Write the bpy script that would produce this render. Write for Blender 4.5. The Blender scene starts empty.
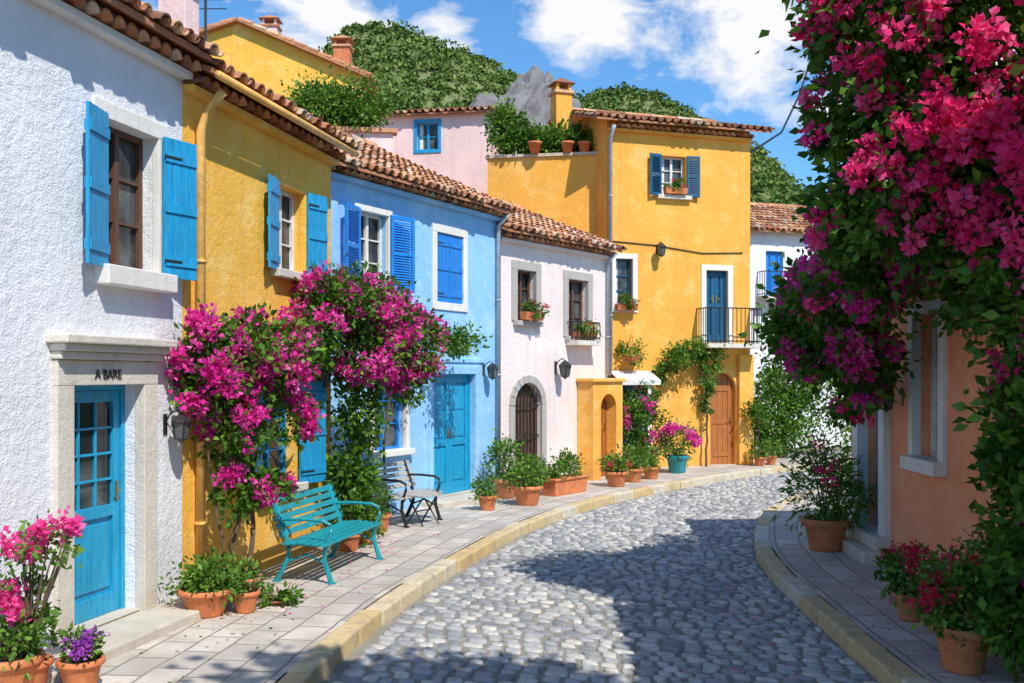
import bpy, math, random
import numpy as np
from mathutils import Vector, Matrix, noise as mnoise

random.seed(7)
RNG = np.random.default_rng(11)
scene = bpy.context.scene
COL = scene.collection

# ------------------------------------------------------------------ materials
def newmat(name):
    m = bpy.data.materials.new(name); m.use_nodes = True
    nt = m.node_tree
    return m, nt, nt.nodes["Principled BSDF"]

def N(nt, t, **kw):
    n = nt.nodes.new(t)
    for k, v in kw.items(): setattr(n, k, v)
    return n

def ramp(nt, stops):
    r = nt.nodes.new("ShaderNodeValToRGB")
    el = r.color_ramp.elements
    while len(el) < len(stops): el.new(0.5)
    for e, (p, c) in zip(el, stops):
        e.position = p; e.color = (c[0], c[1], c[2], 1)
    return r

def sc(c, k): return tuple(min(1, x*k) for x in c)

def noise(nt, vec, scale, detail=4, rough=.55):
    n = nt.nodes.new("ShaderNodeTexNoise")
    n.inputs["Scale"].default_value = scale
    n.inputs["Detail"].default_value = min(detail, 4)
    n.inputs["Roughness"].default_value = rough
    if vec is not None: nt.links.new(vec, n.inputs["Vector"])
    return n

def mixc(nt, fac, a, b, mode='MIX'):
    m = nt.nodes.new("ShaderNodeMix"); m.data_type = 'RGBA'; m.blend_type = mode
    def setin(i, v):
        if isinstance(v, bpy.types.NodeSocket): nt.links.new(v, i)
        elif isinstance(v, (int, float)): i.default_value = v
        else: i.default_value = (v[0], v[1], v[2], 1)
    setin(m.inputs[0], fac); setin(m.inputs[6], a); setin(m.inputs[7], b)
    return m.outputs[2]

def maprange(nt, val, a, b, c=0, d=1):
    m = nt.nodes.new("ShaderNodeMapRange"); m.clamp = True
    nt.links.new(val, m.inputs[0])
    m.inputs[1].default_value = a; m.inputs[2].default_value = b
    m.inputs[3].default_value = c; m.inputs[4].default_value = d
    return m.outputs[0]

def bump(nt, h, strength, dist, prev=None):
    b = nt.nodes.new("ShaderNodeBump")
    b.inputs["Strength"].default_value = strength
    b.inputs["Distance"].default_value = dist
    nt.links.new(h, b.inputs["Height"])
    if prev: nt.links.new(prev, b.inputs["Normal"])
    return b.outputs[0]

def stucco(name, col, stain=(.35,.3,.24), amount=.45, rough=1.0, fade=None):
    m, nt, b = newmat(name)
    tc = N(nt, "ShaderNodeTexCoord"); o = tc.outputs["Object"]
    big = noise(nt, o, 0.9, 3, .6)
    base = mixc(nt, maprange(nt, big.outputs[0], .35, .68), sc(col, .88), sc(col, 1.04))
    if fade is not None:
        f2 = noise(nt, o, 1.7, 4, .72)
        base = mixc(nt, maprange(nt, f2.outputs[0], .5, .66, 0, .7), base, fade)
    mp = N(nt, "ShaderNodeMapping"); mp.inputs["Scale"].default_value = (7, 7, .45)
    nt.links.new(o, mp.inputs["Vector"])
    st = noise(nt, mp.outputs[0], 1.0, 3, .6)
    base = mixc(nt, maprange(nt, st.outputs[0], .52, .74, 0, amount*.7), base, sc(stain, 1.0))
    sep = N(nt, "ShaderNodeSeparateXYZ"); nt.links.new(o, sep.inputs[0])
    ma = N(nt, "ShaderNodeMath", operation='MULTIPLY_ADD')
    n3 = noise(nt, o, 2.5, 4, .6)
    nt.links.new(n3.outputs[0], ma.inputs[0]); ma.inputs[1].default_value = 1.4
    nt.links.new(sep.outputs[2], ma.inputs[2])
    base = mixc(nt, maprange(nt, ma.outputs[0], 1.25, .5, 0, amount), base, stain)
    fine = noise(nt, o, 55, 2, .7)
    base = mixc(nt, maprange(nt, fine.outputs[0], .3, .7, 0, .12), base, sc(col, .6))
    nt.links.new(base, b.inputs["Base Color"])
    b.inputs["Roughness"].default_value = .92
    med = noise(nt, o, 11, 4, .7)
    nt.links.new(bump(nt, fine.outputs[0], .5*rough, .014, bump(nt, med.outputs[0], .4*rough, .05)), b.inputs["Normal"])
    return m

def paint(name, col, rough=.5, wear=.3, wearcol=None, vert=True, bumps=.2, metal=0):
    m, nt, b = newmat(name)
    tc = N(nt, "ShaderNodeTexCoord"); o = tc.outputs["Object"]
    mp = N(nt, "ShaderNodeMapping"); mp.inputs["Scale"].default_value = (16, 16, 2.2) if vert else (6, 6, 6)
    nt.links.new(o, mp.inputs["Vector"])
    n1 = noise(nt, mp.outputs[0], 1.5, 2, .65)
    base = mixc(nt, maprange(nt, n1.outputs[0], .3, .7), sc(col, .76), sc(col, 1.15))
    n2 = noise(nt, mp.outputs[0], 4.5, 4, .7)
    base = mixc(nt, maprange(nt, n2.outputs[0], .54, .70, 0, wear), base, wearcol or sc(col, .4))
    nt.links.new(base, b.inputs["Base Color"])
    b.inputs["Roughness"].default_value = rough
    b.inputs["Metallic"].default_value = metal
    nt.links.new(bump(nt, n2.outputs[0], bumps, .01), b.inputs["Normal"])
    return m

def varmat(name, stops, rough=.8, dirt=None, dscale=6, bs=.3, bscale=40, transl=0, coords="Object", spec=None):
    m, nt, b = newmat(name)
    at = N(nt, "ShaderNodeAttribute", attribute_name="var")
    r = ramp(nt, stops); nt.links.new(at.outputs["Fac"], r.inputs[0])
    colr = r.outputs[0]
    if dirt is not None or bs:
        tc = N(nt, "ShaderNodeTexCoord"); o = tc.outputs[coords]
    if dirt is not None:
        n = noise(nt, o, dscale, 4, .65)
        colr = mixc(nt, maprange(nt, n.outputs[0], .45, .75, 0, .75), colr, dirt)
    nt.links.new(colr, b.inputs["Base Color"])
    b.inputs["Roughness"].default_value = rough
    if spec is not None: b.inputs["Specular IOR Level"].default_value = spec
    if bs:
        n = noise(nt, o, bscale, 3, .6)
        nt.links.new(bump(nt, n.outputs[0], bs, .01), b.inputs["Normal"])
    if transl:
        t = N(nt, "ShaderNodeBsdfTranslucent"); nt.links.new(colr, t.inputs[0])
        mx = N(nt, "ShaderNodeMixShader"); mx.inputs[0].default_value = transl
        nt.links.new(b.outputs[0], mx.inputs[1]); nt.links.new(t.outputs[0], mx.inputs[2])
        nt.links.new(mx.outputs[0], nt.nodes["Material Output"].inputs[0])
    return m

M = {}
M['w_white'] = stucco("white_stucco", (.86,.87,.91), (.50,.47,.45), .35, 1.25)
M['w_yellow'] = stucco("ochre_stucco", (.98,.53,.075), (.60,.29,.09), .45, .9, (1.0,.68,.24))
M['w_blue'] = stucco("blue_stucco", (.30,.60,.92), (.38,.46,.54), .35, .8, (.48,.74,.95))
M['w_cream'] = stucco("cream_stucco", (.90,.77,.74), (.55,.42,.36), .5, .9, (.90,.64,.55))
M['w_gold'] = stucco("golden_stucco", (.93,.44,.065), (.60,.27,.08), .5, .8, (.95,.58,.18))
M['w_pink'] = stucco("coral_stucco", (1.0,.36,.17), (.70,.30,.18), .3, .9, (1.0,.47,.27))
M['w_pale'] = stucco("pale_pink_stucco", (.90,.66,.63), (.5,.34,.31), .5, .7)
M['trim'] = stucco("stone_trim", (.72,.66,.57), (.36,.31,.25), .6, .7)
M['trimw'] = stucco("white_trim", (.84,.81,.75), (.5,.45,.38), .45, .4)
M['trimg'] = stucco("grey_trim", (.47,.44,.41), (.28,.25,.22), .5, .6)
M['blue'] = paint("blue_shutter_paint", (.012,.31,.60), .42, .45, (.14,.42,.58))
M['blue2'] = paint("bright_blue_paint", (.01,.22,.68), .42, .3, (.1,.32,.6))
M['teal'] = paint("teal_paint", (.01,.31,.37), .4, .4, (.02,.18,.20))
M['tealdoor'] = paint("turquoise_door_paint", (.01,.33,.58), .42, .35, (.10,.40,.55))
M['navy'] = paint("navy_paint", (.008,.10,.21), .45, .2)
M['whitep'] = paint("white_paint", (.76,.75,.71), .5, .3, (.45,.4,.33))
M['brown'] = paint("brown_wood", (.12,.055,.03), .6, .4, (.2,.12,.08))
M['orangewood'] = paint("orange_wood", (.42,.14,.03), .6, .3)
M['iron'] = paint("wrought_iron", (.02,.02,.022), .45, .3, (.08,.04,.02), False)
M['greyp'] = paint("grey_weathered_wood", (.42,.41,.38), .7, .4)
M['awning'] = paint("awning_cloth", (.75,.74,.7), .8, .15, None, False)
M['pipe_y'] = paint("ochre_pipe_paint", (.82,.46,.12), .5, .2, None, False)
M['pipe_b'] = paint("grey_pipe_paint", (.45,.5,.55), .5, .2, None, False)
M['bark'] = paint("bark", (.15,.10,.065), .9, .5, (.05,.035,.02), True, .8)
M['brass'] = paint("brass", (.45,.3,.1), .35, .2, None, False, .1, 1)
M['soil'] = paint("soil", (.05,.03,.02), .95, .3, None, False)
M['tealpot'] = paint("teal_glazed_pot", (.02,.27,.30), .25, .3, None, False)
M['terracotta'] = paint("terracotta", (.64,.20,.07), .75, .5, (.64,.36,.22), False, .3)
M['terracotta2'] = paint("aged_terracotta", (.52,.18,.08), .8, .6, (.55,.40,.28), False, .3)

m, nt, b = newmat("window_glass")
b.inputs["Roughness"].default_value = .06
tc = N(nt, "ShaderNodeTexCoord"); n = noise(nt, tc.outputs["Object"], 1.8, 3)
nt.links.new(mixc(nt, maprange(nt, n.outputs[0], .45, .6), (.015,.02,.025), (.10,.11,.11)), b.inputs["Base Color"])
nt.links.new(bump(nt, n.outputs[0], .1, .02), b.inputs["Normal"])
M['glass'] = m

M['tile'] = varmat("clay_roof_tiles", [(0,(.24,.09,.05)),(.3,(.48,.19,.09)),(.6,(.64,.31,.15)),(.85,(.70,.44,.26)),(1,(.58,.47,.36))],
                   .85, (.17,.11,.075), 5, .4, 50)
M['cobble'] = varmat("cobblestone", [(0,(.19,.20,.22)),(.3,(.33,.34,.36)),(.6,(.46,.46,.46)),(.82,(.58,.55,.50)),(1,(.68,.65,.61))],
                     .6, (.19,.175,.16), 9, .6, 45)
M['kerb'] = varmat("kerb_stone", [(0,(.60,.42,.19)),(.5,(.63,.51,.31)),(1,(.64,.59,.49))], .85, (.31,.25,.17), 5, .6, 30)
GREEN = [(0,(.018,.060,.008)),(.35,(.05,.14,.014)),(.72,(.12,.27,.022)),(1,(.26,.42,.05))]
M['leaf'] = varmat("bougainvillea_leaves", GREEN, .5, bs=0, transl=.32, spec=.35)
M['leaf2'] = varmat("pot_plant_leaves", [(0,(.03,.09,.012)),(.5,(.10,.23,.025)),(1,(.27,.43,.06))], .5, bs=0, transl=.3, spec=.3)
M['hilltree'] = varmat("hill_forest", [(0,(.045,.085,.025)),(.35,(.10,.165,.040)),(.7,(.18,.25,.06)),(1,(.29,.33,.10))], .9, bs=0, transl=0, spec=.05)
M['magenta'] = varmat("magenta_bracts", [(0,(.66,.015,.28)),(.5,(.90,.05,.43)),(1,(.97,.27,.62))], .6, bs=0, transl=.4, spec=.12)
M['redpink'] = varmat("red_pink_bracts", [(0,(.85,.015,.16)),(.5,(.98,.055,.28)),(1,(1.0,.24,.46))], .6, bs=0, transl=.4, spec=.12)
M['pinkfl'] = varmat("pink_petals", [(0,(.80,.03,.28)),(.5,(.95,.10,.42)),(1,(.97,.30,.58))], .6, bs=0, transl=.4, spec=.15)
M['purple'] = varmat("purple_petals", [(0,(.28,.03,.42)),(1,(.58,.14,.7))], .6, bs=0, transl=.35, spec=.2)
M['redfl'] = varmat("red_petals", [(0,(.65,.01,.05)),(1,(.92,.07,.16))], .6, bs=0, transl=.35, spec=.2)

m, nt, b = newmat("stone_paving")
uv = N(nt, "ShaderNodeUVMap"); uv.uv_map = "UVMap"
nd = noise(nt, uv.outputs[0], 1.3, 2)
wob = N(nt, "ShaderNodeVectorMath", operation='MULTIPLY_ADD'); nt.links.new(nd.outputs["Color"], wob.inputs[0])
wob.inputs[1].default_value = (.08,.08,0); nt.links.new(uv.outputs[0], wob.inputs[2])
br = N(nt, "ShaderNodeTexBrick"); br.offset = .43
nt.links.new(wob.outputs[0], br.inputs["Vector"])
for k, v in (("Scale",1.0),("Mortar Size",.010),("Brick Width",.44),("Row Height",.31),("Bias",0.0),("Mortar Smooth",.3)): br.inputs[k].default_value = v
br.inputs["Color1"].default_value = (.66,.59,.52,1); br.inputs["Color2"].default_value = (.42,.39,.37,1)
br.inputs["Mortar"].default_value = (.17,.15,.12,1)
n1 = noise(nt, uv.outputs[0], 2.2, 4, .7); n2 = noise(nt, uv.outputs[0], 60, 3, .6)
c = mixc(nt, maprange(nt, n1.outputs[0], .40, .64, 0, .6), br.outputs[0], (.33,.275,.21))
c = mixc(nt, maprange(nt, n2.outputs[0], .4, .7, 0, .25), c, (.66,.61,.54))
nt.links.new(c, b.inputs["Base Color"]); b.inputs["Roughness"].default_value = .8
inv = N(nt, "ShaderNodeMath", operation='SUBTRACT'); inv.inputs[0].default_value = 1; nt.links.new(br.outputs["Fac"], inv.inputs[1])
nn = bump(nt, inv.outputs[0], .8, .014); nt.links.new(bump(nt, n2.outputs[0], .35, .008, nn), b.inputs["Normal"])
M['paving'] = m

def plainmat(name, a, bcol, s, bs=.5, scale2=30):
    m, nt, b = newmat(name)
    tc = N(nt, "ShaderNodeTexCoord"); o = tc.outputs["Object"]
    n = noise(nt, o, s, 4, .65); n2 = noise(nt, o, scale2, 4, .65)
    c = mixc(nt, maprange(nt, n.outputs[0], .35, .65), a, bcol)
    c = mixc(nt, maprange(nt, n2.outputs[0], .35, .7, 0, .5), c, sc(a, .5))
    nt.links.new(c, b.inputs["Base Color"]); b.inputs["Roughness"].default_value = .95
    nt.links.new(bump(nt, n2.outputs[0], bs, .02), b.inputs["Normal"])
    return m
M['mortar'] = plainmat("sandy_joints", (.30,.28,.23), (.40,.37,.31), 3, .8, 70)
M['ground'] = plainmat("dry_ground", (.20,.17,.11), (.11,.13,.05), .4)
M['hillsoil'] = plainmat("hill_ground", (.13,.18,.05), (.22,.23,.09), .08, .5, .6)
M['rock'] = plainmat("grey_rock", (.27,.25,.25), (.16,.15,.155), .8, 1.0, 4)

# ------------------------------------------------------------------ mesh tools
class MB:
    def __init__(s): s.v=[]; s.f=[]; s.m=[]; s.r=[]
    def add(s, verts, faces, mi=0, r=None, T=None):
        k = len(s.v)
        if T is not None: verts = [T @ Vector(p) for p in verts]
        s.v.extend([tuple(p) for p in verts])
        if r is None: r = random.random()
        for f in faces:
            s.f.append(tuple(i+k for i in f)); s.m.append(mi); s.r.append(r)
    def box(s, x0,x1,y0,y1,z0,z1, mi=0, T=None, r=None):
        v = [(x0,y0,z0),(x1,y0,z0),(x1,y1,z0),(x0,y1,z0),(x0,y0,z1),(x1,y0,z1),(x1,y1,z1),(x0,y1,z1)]
        s.add(v, [(0,3,2,1),(4,5,6,7),(0,1,5,4),(1,2,6,5),(2,3,7,6),(3,0,4,7)], mi, r, T)
    def tube(s, pts, rad, n=6, mi=0, T=None, caps=True):
        pts = [Vector(p) for p in pts]
        if not hasattr(rad, '__len__'): rad = [rad]*len(pts)
        vs=[]; up = Vector((0.13,0.21,1)).normalized()
        for i,p in enumerate(pts):
            d = (pts[min(i+1,len(pts)-1)] - pts[max(i-1,0)]).normalized()
            a = d.cross(up)
            if a.length < .15: a = d.cross(Vector((1,0.1,0)))
            a.normalize(); bb = d.cross(a)
            for k in range(n):
                t = 2*math.pi*k/n
                vs.append(p + (a*math.cos(t)+bb*math.sin(t))*rad[i])
        fs=[]
        for i in range(len(pts)-1):
            for k in range(n):
                fs.append((i*n+k, i*n+(k+1)%n, (i+1)*n+(k+1)%n, (i+1)*n+k))
        if caps:
            fs.append(tuple(range(n))[::-1]); fs.append(tuple((len(pts)-1)*n+k for k in range(n)))
        s.add(vs, fs, mi, None, T)
    def lathe(s, prof, c=(0,0,0), n=24, mi=0, T=None):
        vs=[]; fs=[]
        for (r,z) in prof:
            for k in range(n):
                t = 2*math.pi*k/n
                vs.append((c[0]+r*math.cos(t), c[1]+r*math.sin(t), c[2]+z))
        for i in range(len(prof)-1):
            for k in range(n):
                fs.append((i*n+k, i*n+(k+1)%n, (i+1)*n+(k+1)%n, (i+1)*n+k))
        s.add(vs, fs, mi, None, T)
    def make(s, name, parent=None, mats=(), smooth=False, bevel=0):
        me = bpy.data.meshes.new(name); me.from_pydata(s.v, [], s.f)
        for mm in mats: me.materials.append(M[mm])
        me.polygons.foreach_set("material_index", s.m)
        a = me.attributes.new("var", 'FLOAT', 'CORNER')
        vals = np.repeat(np.array(s.r, dtype=np.float32), [len(f) for f in s.f])
        a.data.foreach_set("value", vals)
        if smooth: me.polygons.foreach_set("use_smooth", [True]*len(s.f))
        me.update()
        o = bpy.data.objects.new(name, me); COL.objects.link(o)
        if parent is not None: o.parent = parent
        if bevel:
            bm = o.modifiers.new("bevel", 'BEVEL'); bm.width = bevel; bm.segments = 2
            bm.limit_method = 'ANGLE'; bm.angle_limit = math.radians(40)
        return o

def quads_np(name, V, var_per_face, mat, parent=None, smooth=False):
    F = V.shape[0]
    me = bpy.data.meshes.new(name)
    me.vertices.add(F*4); me.vertices.foreach_set("co", V.reshape(-1).astype(np.float32))
    me.loops.add(F*4); me.loops.foreach_set("vertex_index", np.arange(F*4, dtype=np.int32))
    me.polygons.add(F)
    me.polygons.foreach_set("loop_start", np.arange(0, F*4, 4, dtype=np.int32))
    me.polygons.foreach_set("loop_total", np.full(F, 4, dtype=np.int32))
    me.materials.append(M[mat])
    a = me.attributes.new("var", 'FLOAT', 'CORNER')
    a.data.foreach_set("value", np.repeat(var_per_face.astype(np.float32), 4))
    me.update(calc_edges=True); me.validate()
    o = bpy.data.objects.new(name, me); COL.objects.link(o)
    if parent is not None: o.parent = parent
    return o

def unit(a): return a/np.maximum(np.linalg.norm(a, axis=1, keepdims=True), 1e-6)

def leaf_quads(P, D, L, wid=.6, fold=.12):
    n = len(P)
    R = unit(RNG.normal(size=(n,3))); S = unit(np.cross(D, R)); U = np.cross(S, D)
    L = L.reshape(-1,1)
    mid = P + D*L*.48
    return np.stack([P, mid+S*L*wid*.5+U*L*fold, P+D*L-U*L*fold*.6, mid-S*L*wid*.5+U*L*fold], axis=1)

def foliage(name, parent, blobs, size=.09, mat='leaf', wid=.6, per=40, spread=.24):
    Vs=[]; Rs=[]
    for (c, r, n) in blobs:
        c = np.array(c,float); r = np.array(r,float)
        k = max(5, n//per)
        d = unit(RNG.normal(size=(k,3))); rad = RNG.uniform(.15,1,size=(k,1))**.5
        cc = c + d*r*rad
        idx = RNG.integers(0,k,size=n)
        off = RNG.normal(size=(n,3))*r.mean()*spread*RNG.uniform(.6,1.3,size=(k,1))[idx]
        P = cc[idx]+off
        D = unit(unit(P-c)*.7 + unit(off)*.5 + RNG.normal(size=(n,3))*.55 + np.array([0,0,-.15]))
        cv = RNG.uniform(0,1,size=k)
        Vs.append(leaf_quads(P, D, size*RNG.uniform(.55,1.25,size=n), wid))
        Rs.append(np.clip(.5*cv[idx]+.5*RNG.uniform(0,1,size=n),0,1))
    return quads_np(name, np.concatenate(Vs), np.concatenate(Rs), mat, parent)

def bloom(name, parent, centers, rc=.09, nper=26, size=.05, mat='magenta', wid=.85):
    centers = np.array(centers,float); k=len(centers)
    idx = np.repeat(np.arange(k), nper); n=len(idx)
    u = unit(RNG.normal(size=(n,3))); rr = rc*RNG.uniform(.55,1.25,size=(k,1))[idx]
    P = centers[idx] + u*rr*RNG.uniform(.3,1,size=(n,1))
    D = unit(u + RNG.normal(size=(n,3))*.6)
    V = leaf_quads(P, D, size*RNG.uniform(.7,1.25,size=n), wid, .18)
    var = np.clip(.5*RNG.uniform(0,1,size=k)[idx]+.5*RNG.uniform(0,1,size=n),0,1)
    return quads_np(name, V, var, mat, parent)

def shell(blobs, n, bias=(0,-.6,.3), lim=-.25, lo=.85, hi=1.2):
    out=[]; bias = np.array(bias)
    tot = sum(b[1][0]*b[1][2] for b in blobs)
    for (c, r, _) in blobs:
        c=np.array(c,float); r=np.array(r,float)
        m = max(2, int(n*r[0]*r[2]/tot))
        sup = []
        while len(sup) < max(2, m//7):
            d = RNG.normal(size=3); d/=np.linalg.norm(d)
            if d@bias > lim: sup.append(d)
        for i in range(m):
            d = sup[RNG.integers(0,len(sup))] + RNG.normal(size=3)*.22
            d/=np.linalg.norm(d)
            out.append(c + d*r*RNG.uniform(lo,hi))
    return out

def empty(name, loc=(0,0,0), rz=0):
    e = bpy.data.objects.new(name, None); e.location = loc; e.rotation_euler = (0,0,rz)
    e.empty_display_size = .3
    COL.objects.link(e); return e

# ------------------------------------------------------------------ building kit
class House:
    def __init__(s, name, A, B):
        s.A = Vector((A[0],A[1],0)); d = Vector((B[0]-A[0], B[1]-A[1], 0)); s.L = d.length
        s.ang = math.atan2(d.y, d.x); s.root = empty(name, s.A, s.ang)
        s.M = Matrix.Translation(s.A) @ Matrix.Rotation(s.ang, 4, 'Z')
    def w(s, x, y, z): return s.M @ Vector((x,y,z))

def walls(h, H, D, ops, mat, t=.2, pitch=None, x0=0, L=None, z0=-.16, arches=()):
    L = h.L if L is None else L
    mb = MB()
    xs = sorted(set([x0, L]+[o[0] for o in ops]+[o[1] for o in ops]))
    zs = sorted(set([z0, H]+[o[2] for o in ops]+[o[3] for o in ops]))
    for i in range(len(xs)-1):
        for j in range(len(zs)-1):
            a,b2,c,d = xs[i],xs[i+1],zs[j],zs[j+1]
            mx,mz = (a+b2)/2,(c+d)/2
            if any(o[0]<mx<o[1] and o[2]<mz<o[3] for o in ops): continue
            mb.add([(a,0,c),(b2,0,c),(b2,0,d),(a,0,d)], [(0,1,2,3)])
    for (a,b2,c,d) in ops:
        mb.add([(a,0,c),(a,0,d),(a,t,d),(a,t,c)], [(0,1,2,3)])
        mb.add([(b2,0,c),(b2,t,c),(b2,t,d),(b2,0,d)], [(0,1,2,3)])
        mb.add([(a,0,d),(b2,0,d),(b2,t,d),(a,t,d)], [(0,1,2,3)])
        mb.add([(a,0,c),(a,t,c),(b2,t,c),(b2,0,c)], [(0,1,2,3)])
    for (a,b2,c,d) in arches:
        r=(b2-a)/2; zc=d-r; xm=(a+b2)/2; n=8
        for sgn in (-1,1):
            arc=[(xm+sgn*r*math.cos(k*math.pi/2/n), zc+r*math.sin(k*math.pi/2/n)) for k in range(n+1)]
            corner=(xm+sgn*r,d)
            for k in range(n):
                p,q=arc[k],arc[k+1]
                mb.add([(corner[0],0,corner[1]),(p[0],0,p[1]),(q[0],0,q[1])], [(0,1,2) if sgn<0 else (0,2,1)])
                mb.add([(p[0],0,p[1]),(q[0],0,q[1]),(q[0],t,q[1]),(p[0],t,p[1])], [(0,1,2,3)])
    zr = H if pitch is None else H+(D/2)*math.tan(pitch)
    for x,fl in ((x0,0),(L,1)):
        pts=[(x,0,z0),(x,0,H),(x,D/2,zr),(x,D,H),(x,D,z0)]
        mb.add(pts, [(0,1,2,3,4) if not fl else (4,3,2,1,0)])
    mb.add([(x0,D,z0),(L,D,z0),(L,D,H),(x0,D,H)], [(3,2,1,0)])
    if pitch is None: mb.add([(x0,0,H),(L,0,H),(L,D,H),(x0,D,H)], [(0,1,2,3)])
    return mb.make("walls", h.root, [mat])

def roof(h, H, D, pitch, over=.32, x0=None, x1=None, side=.1, genoise=True, gmat='trimw', sp=.2, backtiles=True):
    x0 = -side if x0 is None else x0; x1 = h.L+side if x1 is None else x1
    mb = MB(); cp,sp_ = math.cos(pitch), math.sin(pitch)
    nrows_len = (D/2+over)/cp; tl=.36; rows=int(nrows_len/tl)+1; tl = nrows_len/rows
    cols=int((x1-x0)/sp); w=(x1-x0)/cols
    e0 = Vector((0,-over, H-over*math.tan(pitch)+.06))
    def tiles(e0, e, nn, front):
        for c in range(cols):
            jx = x0+w*(c+.5)
            for j in range(rows):
                rr = random.random(); jit=random.uniform(-.014,.014); jl=random.uniform(-.02,.02) if j else random.uniform(-.045,.025)
                for kind in (0,1):
                    cx = jx+jit+(0 if kind==0 else w/2)
                    r0,r1 = (w*.42,w*.34) if kind==0 else (w*.36,w*.42)
                    n=6; vs=[]
                    for q,(dist,rad,lift) in enumerate(((j*tl+jl-.03, r0, .035),((j+1)*tl, r1, .012))):
                        for k in range(n+1):
                            t=math.pi*k/n
                            up = rad*math.sin(t)*.9*(1 if kind==0 else -1)
                            p = e0 + e*dist + nn*(up+lift+(.0 if kind==0 else .045))
                            vs.append((cx+rad*math.cos(t), p.y, p.z))
                    fs=[(k,k+1,n+2+k,n+1+k) for k in range(n)]
                    if j==0:
                        base=len(vs); th=.016*(1 if kind==0 else -1)
                        for k in range(n+1):
                            t=math.pi*k/n; rad=r0-abs(th)
                            up=rad*math.sin(t)*.9*(1 if kind==0 else -1)
                            p = e0+e*(jl-.03)+nn*(up+.035+(.0 if kind==0 else .045))
                            vs.append((cx+rad*math.cos(t), p.y, p.z))
                        for k in range(n+1):
                            v=vs[base+k]; p=e*.3
                            vs.append((v[0], v[1]+p.y, v[2]+p.z))
                        fs+=[(k,k+1,base+k+1,base+k) for k in range(n)]
                        fs+=[(base+k,base+k+1,base+n+2+k,base+n+1+k) for k in range(n)]
                    mb.add(vs, fs, 0, rr)
    tiles(e0, Vector((0,cp,sp_)), Vector((0,-sp_,cp)), True)
    if backtiles:
        e1 = Vector((0, D+over, H-over*math.tan(pitch)+.06))
        tiles(e1, Vector((0,-cp,sp_)), Vector((0,sp_,cp)), False)
    zr = H+(D/2)*math.tan(pitch)+.1
    nR=int((x1-x0)/.38)
    for i in range(nR):
        a=x0+(x1-x0)*i/nR; b2=a+(x1-x0)/nR+.04; vs=[]; n=6
        for xx,rad in ((a,.125),(b2,.105)):
            for k in range(n+1):
                t=math.pi*k/n; vs.append((xx, D/2+rad*math.cos(t), zr+rad*math.sin(t)))
        mb.add(vs, [(k,k+1,n+2+k,n+1+k) for k in range(n)])
    mb.make("roof_tiles", h.root, ['tile'], smooth=False)
    dk = MB(); oz=over*math.tan(pitch); th=.05
    a=(-over,H-oz+.01); r_=(D/2,H+(D/2)*math.tan(pitch)+.01); c2=(D+over,H-oz+.01)
    for p,q in ((a,r_),(r_,c2)):
        dk.add([(x0,p[0],p[1]),(x1,p[0],p[1]),(x1,q[0],q[1]),(x0,q[0],q[1]),
                (x0,p[0],p[1]+th),(x1,p[0],p[1]+th),(x1,q[0],q[1]+th),(x0,q[0],q[1]+th)],
               [(0,3,2,1),(4,5,6,7),(0,1,5,4),(1,2,6,5),(2,3,7,6),(3,0,4,7)], 0, .3)
    dk.make("roof_deck", h.root, ['tile'])
    if genoise:
        g = MB(); cols=int(h.L/.17); w2=h.L/cols
        g.box(0.003,h.L-.003,-.12,.02,H-.26,H-.2,1)
        for c in range(cols):
            cx=(c+.5)*w2; n=6; vs=[]
            for yy in (-.22,.0):
                for k in range(n+1):
                    t=math.pi*k/n; vs.append((cx+w2*.44*math.cos(t), yy, H-.19+w2*.44*math.sin(t)))
            for yy in (-.22,.0):
                for k in range(n+1):
                    t=math.pi*k/n; vs.append((cx+w2*.32*math.cos(t), yy, H-.19+w2*.32*math.sin(t)))
            m_=n+1
            fs=[(k,k+1,m_+k+1,m_+k) for k in range(n)]+[(2*m_+k,2*m_+k+1,3*m_+k+1,3*m_+k) for k in range(n)]+[(k,k+1,2*m_+k+1,2*m_+k) for k in range(n)]
            g.add(vs, fs, 0)
        g.make("eave_cornice", h.root, ['tile', gmat])

def leafpanel(mb, w, h_, style, T, mi=0):
    if style=='plank':
        n=max(3,int(round(w/.11))); bw=w/n
        for i in range(n):
            mb.box(i*bw+.003,(i+1)*bw-.003,-.014,.014,0,h_,mi,T)
        for zz in (.12,.5,.86):
            for yy in ((-.03,-.014),(.014,.03)):
                mb.box(.01,w-.01,yy[0],yy[1],h_*zz-.045,h_*zz+.045,mi,T)
        for zz in (.12,.86):
            mb.box(-.01,w*.5,-.036,-.0305,h_*zz-.012,h_*zz+.012,1,T)
    else:
        s=.055
        mb.box(0,s,-.02,.02,0,h_,mi,T); mb.box(w-s,w,-.02,.02,0,h_,mi,T)
        for z0,z1 in ((0,.07),(h_*.5-.03,h_*.5+.03),(h_-.07,h_)):
            mb.box(s,w-s,-.019,.019,z0,z1,mi,T)
        z=.09
        while z<h_-.1:
            if abs(z-h_*.5)>.05:
                mb.add([(s,-.018,z-.016),(w-s,-.018,z-.016),(w-s,.016,z+.018),(s,.016,z+.018),
                        (s,-.018,z-.008),(w-s,-.018,z-.008),(w-s,.016,z+.026),(s,.016,z+.026)],
                       [(0,1,2,3),(4,7,6,5),(0,4,5,1),(3,2,6,7)], mi, None, T)
            z+=.042

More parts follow.
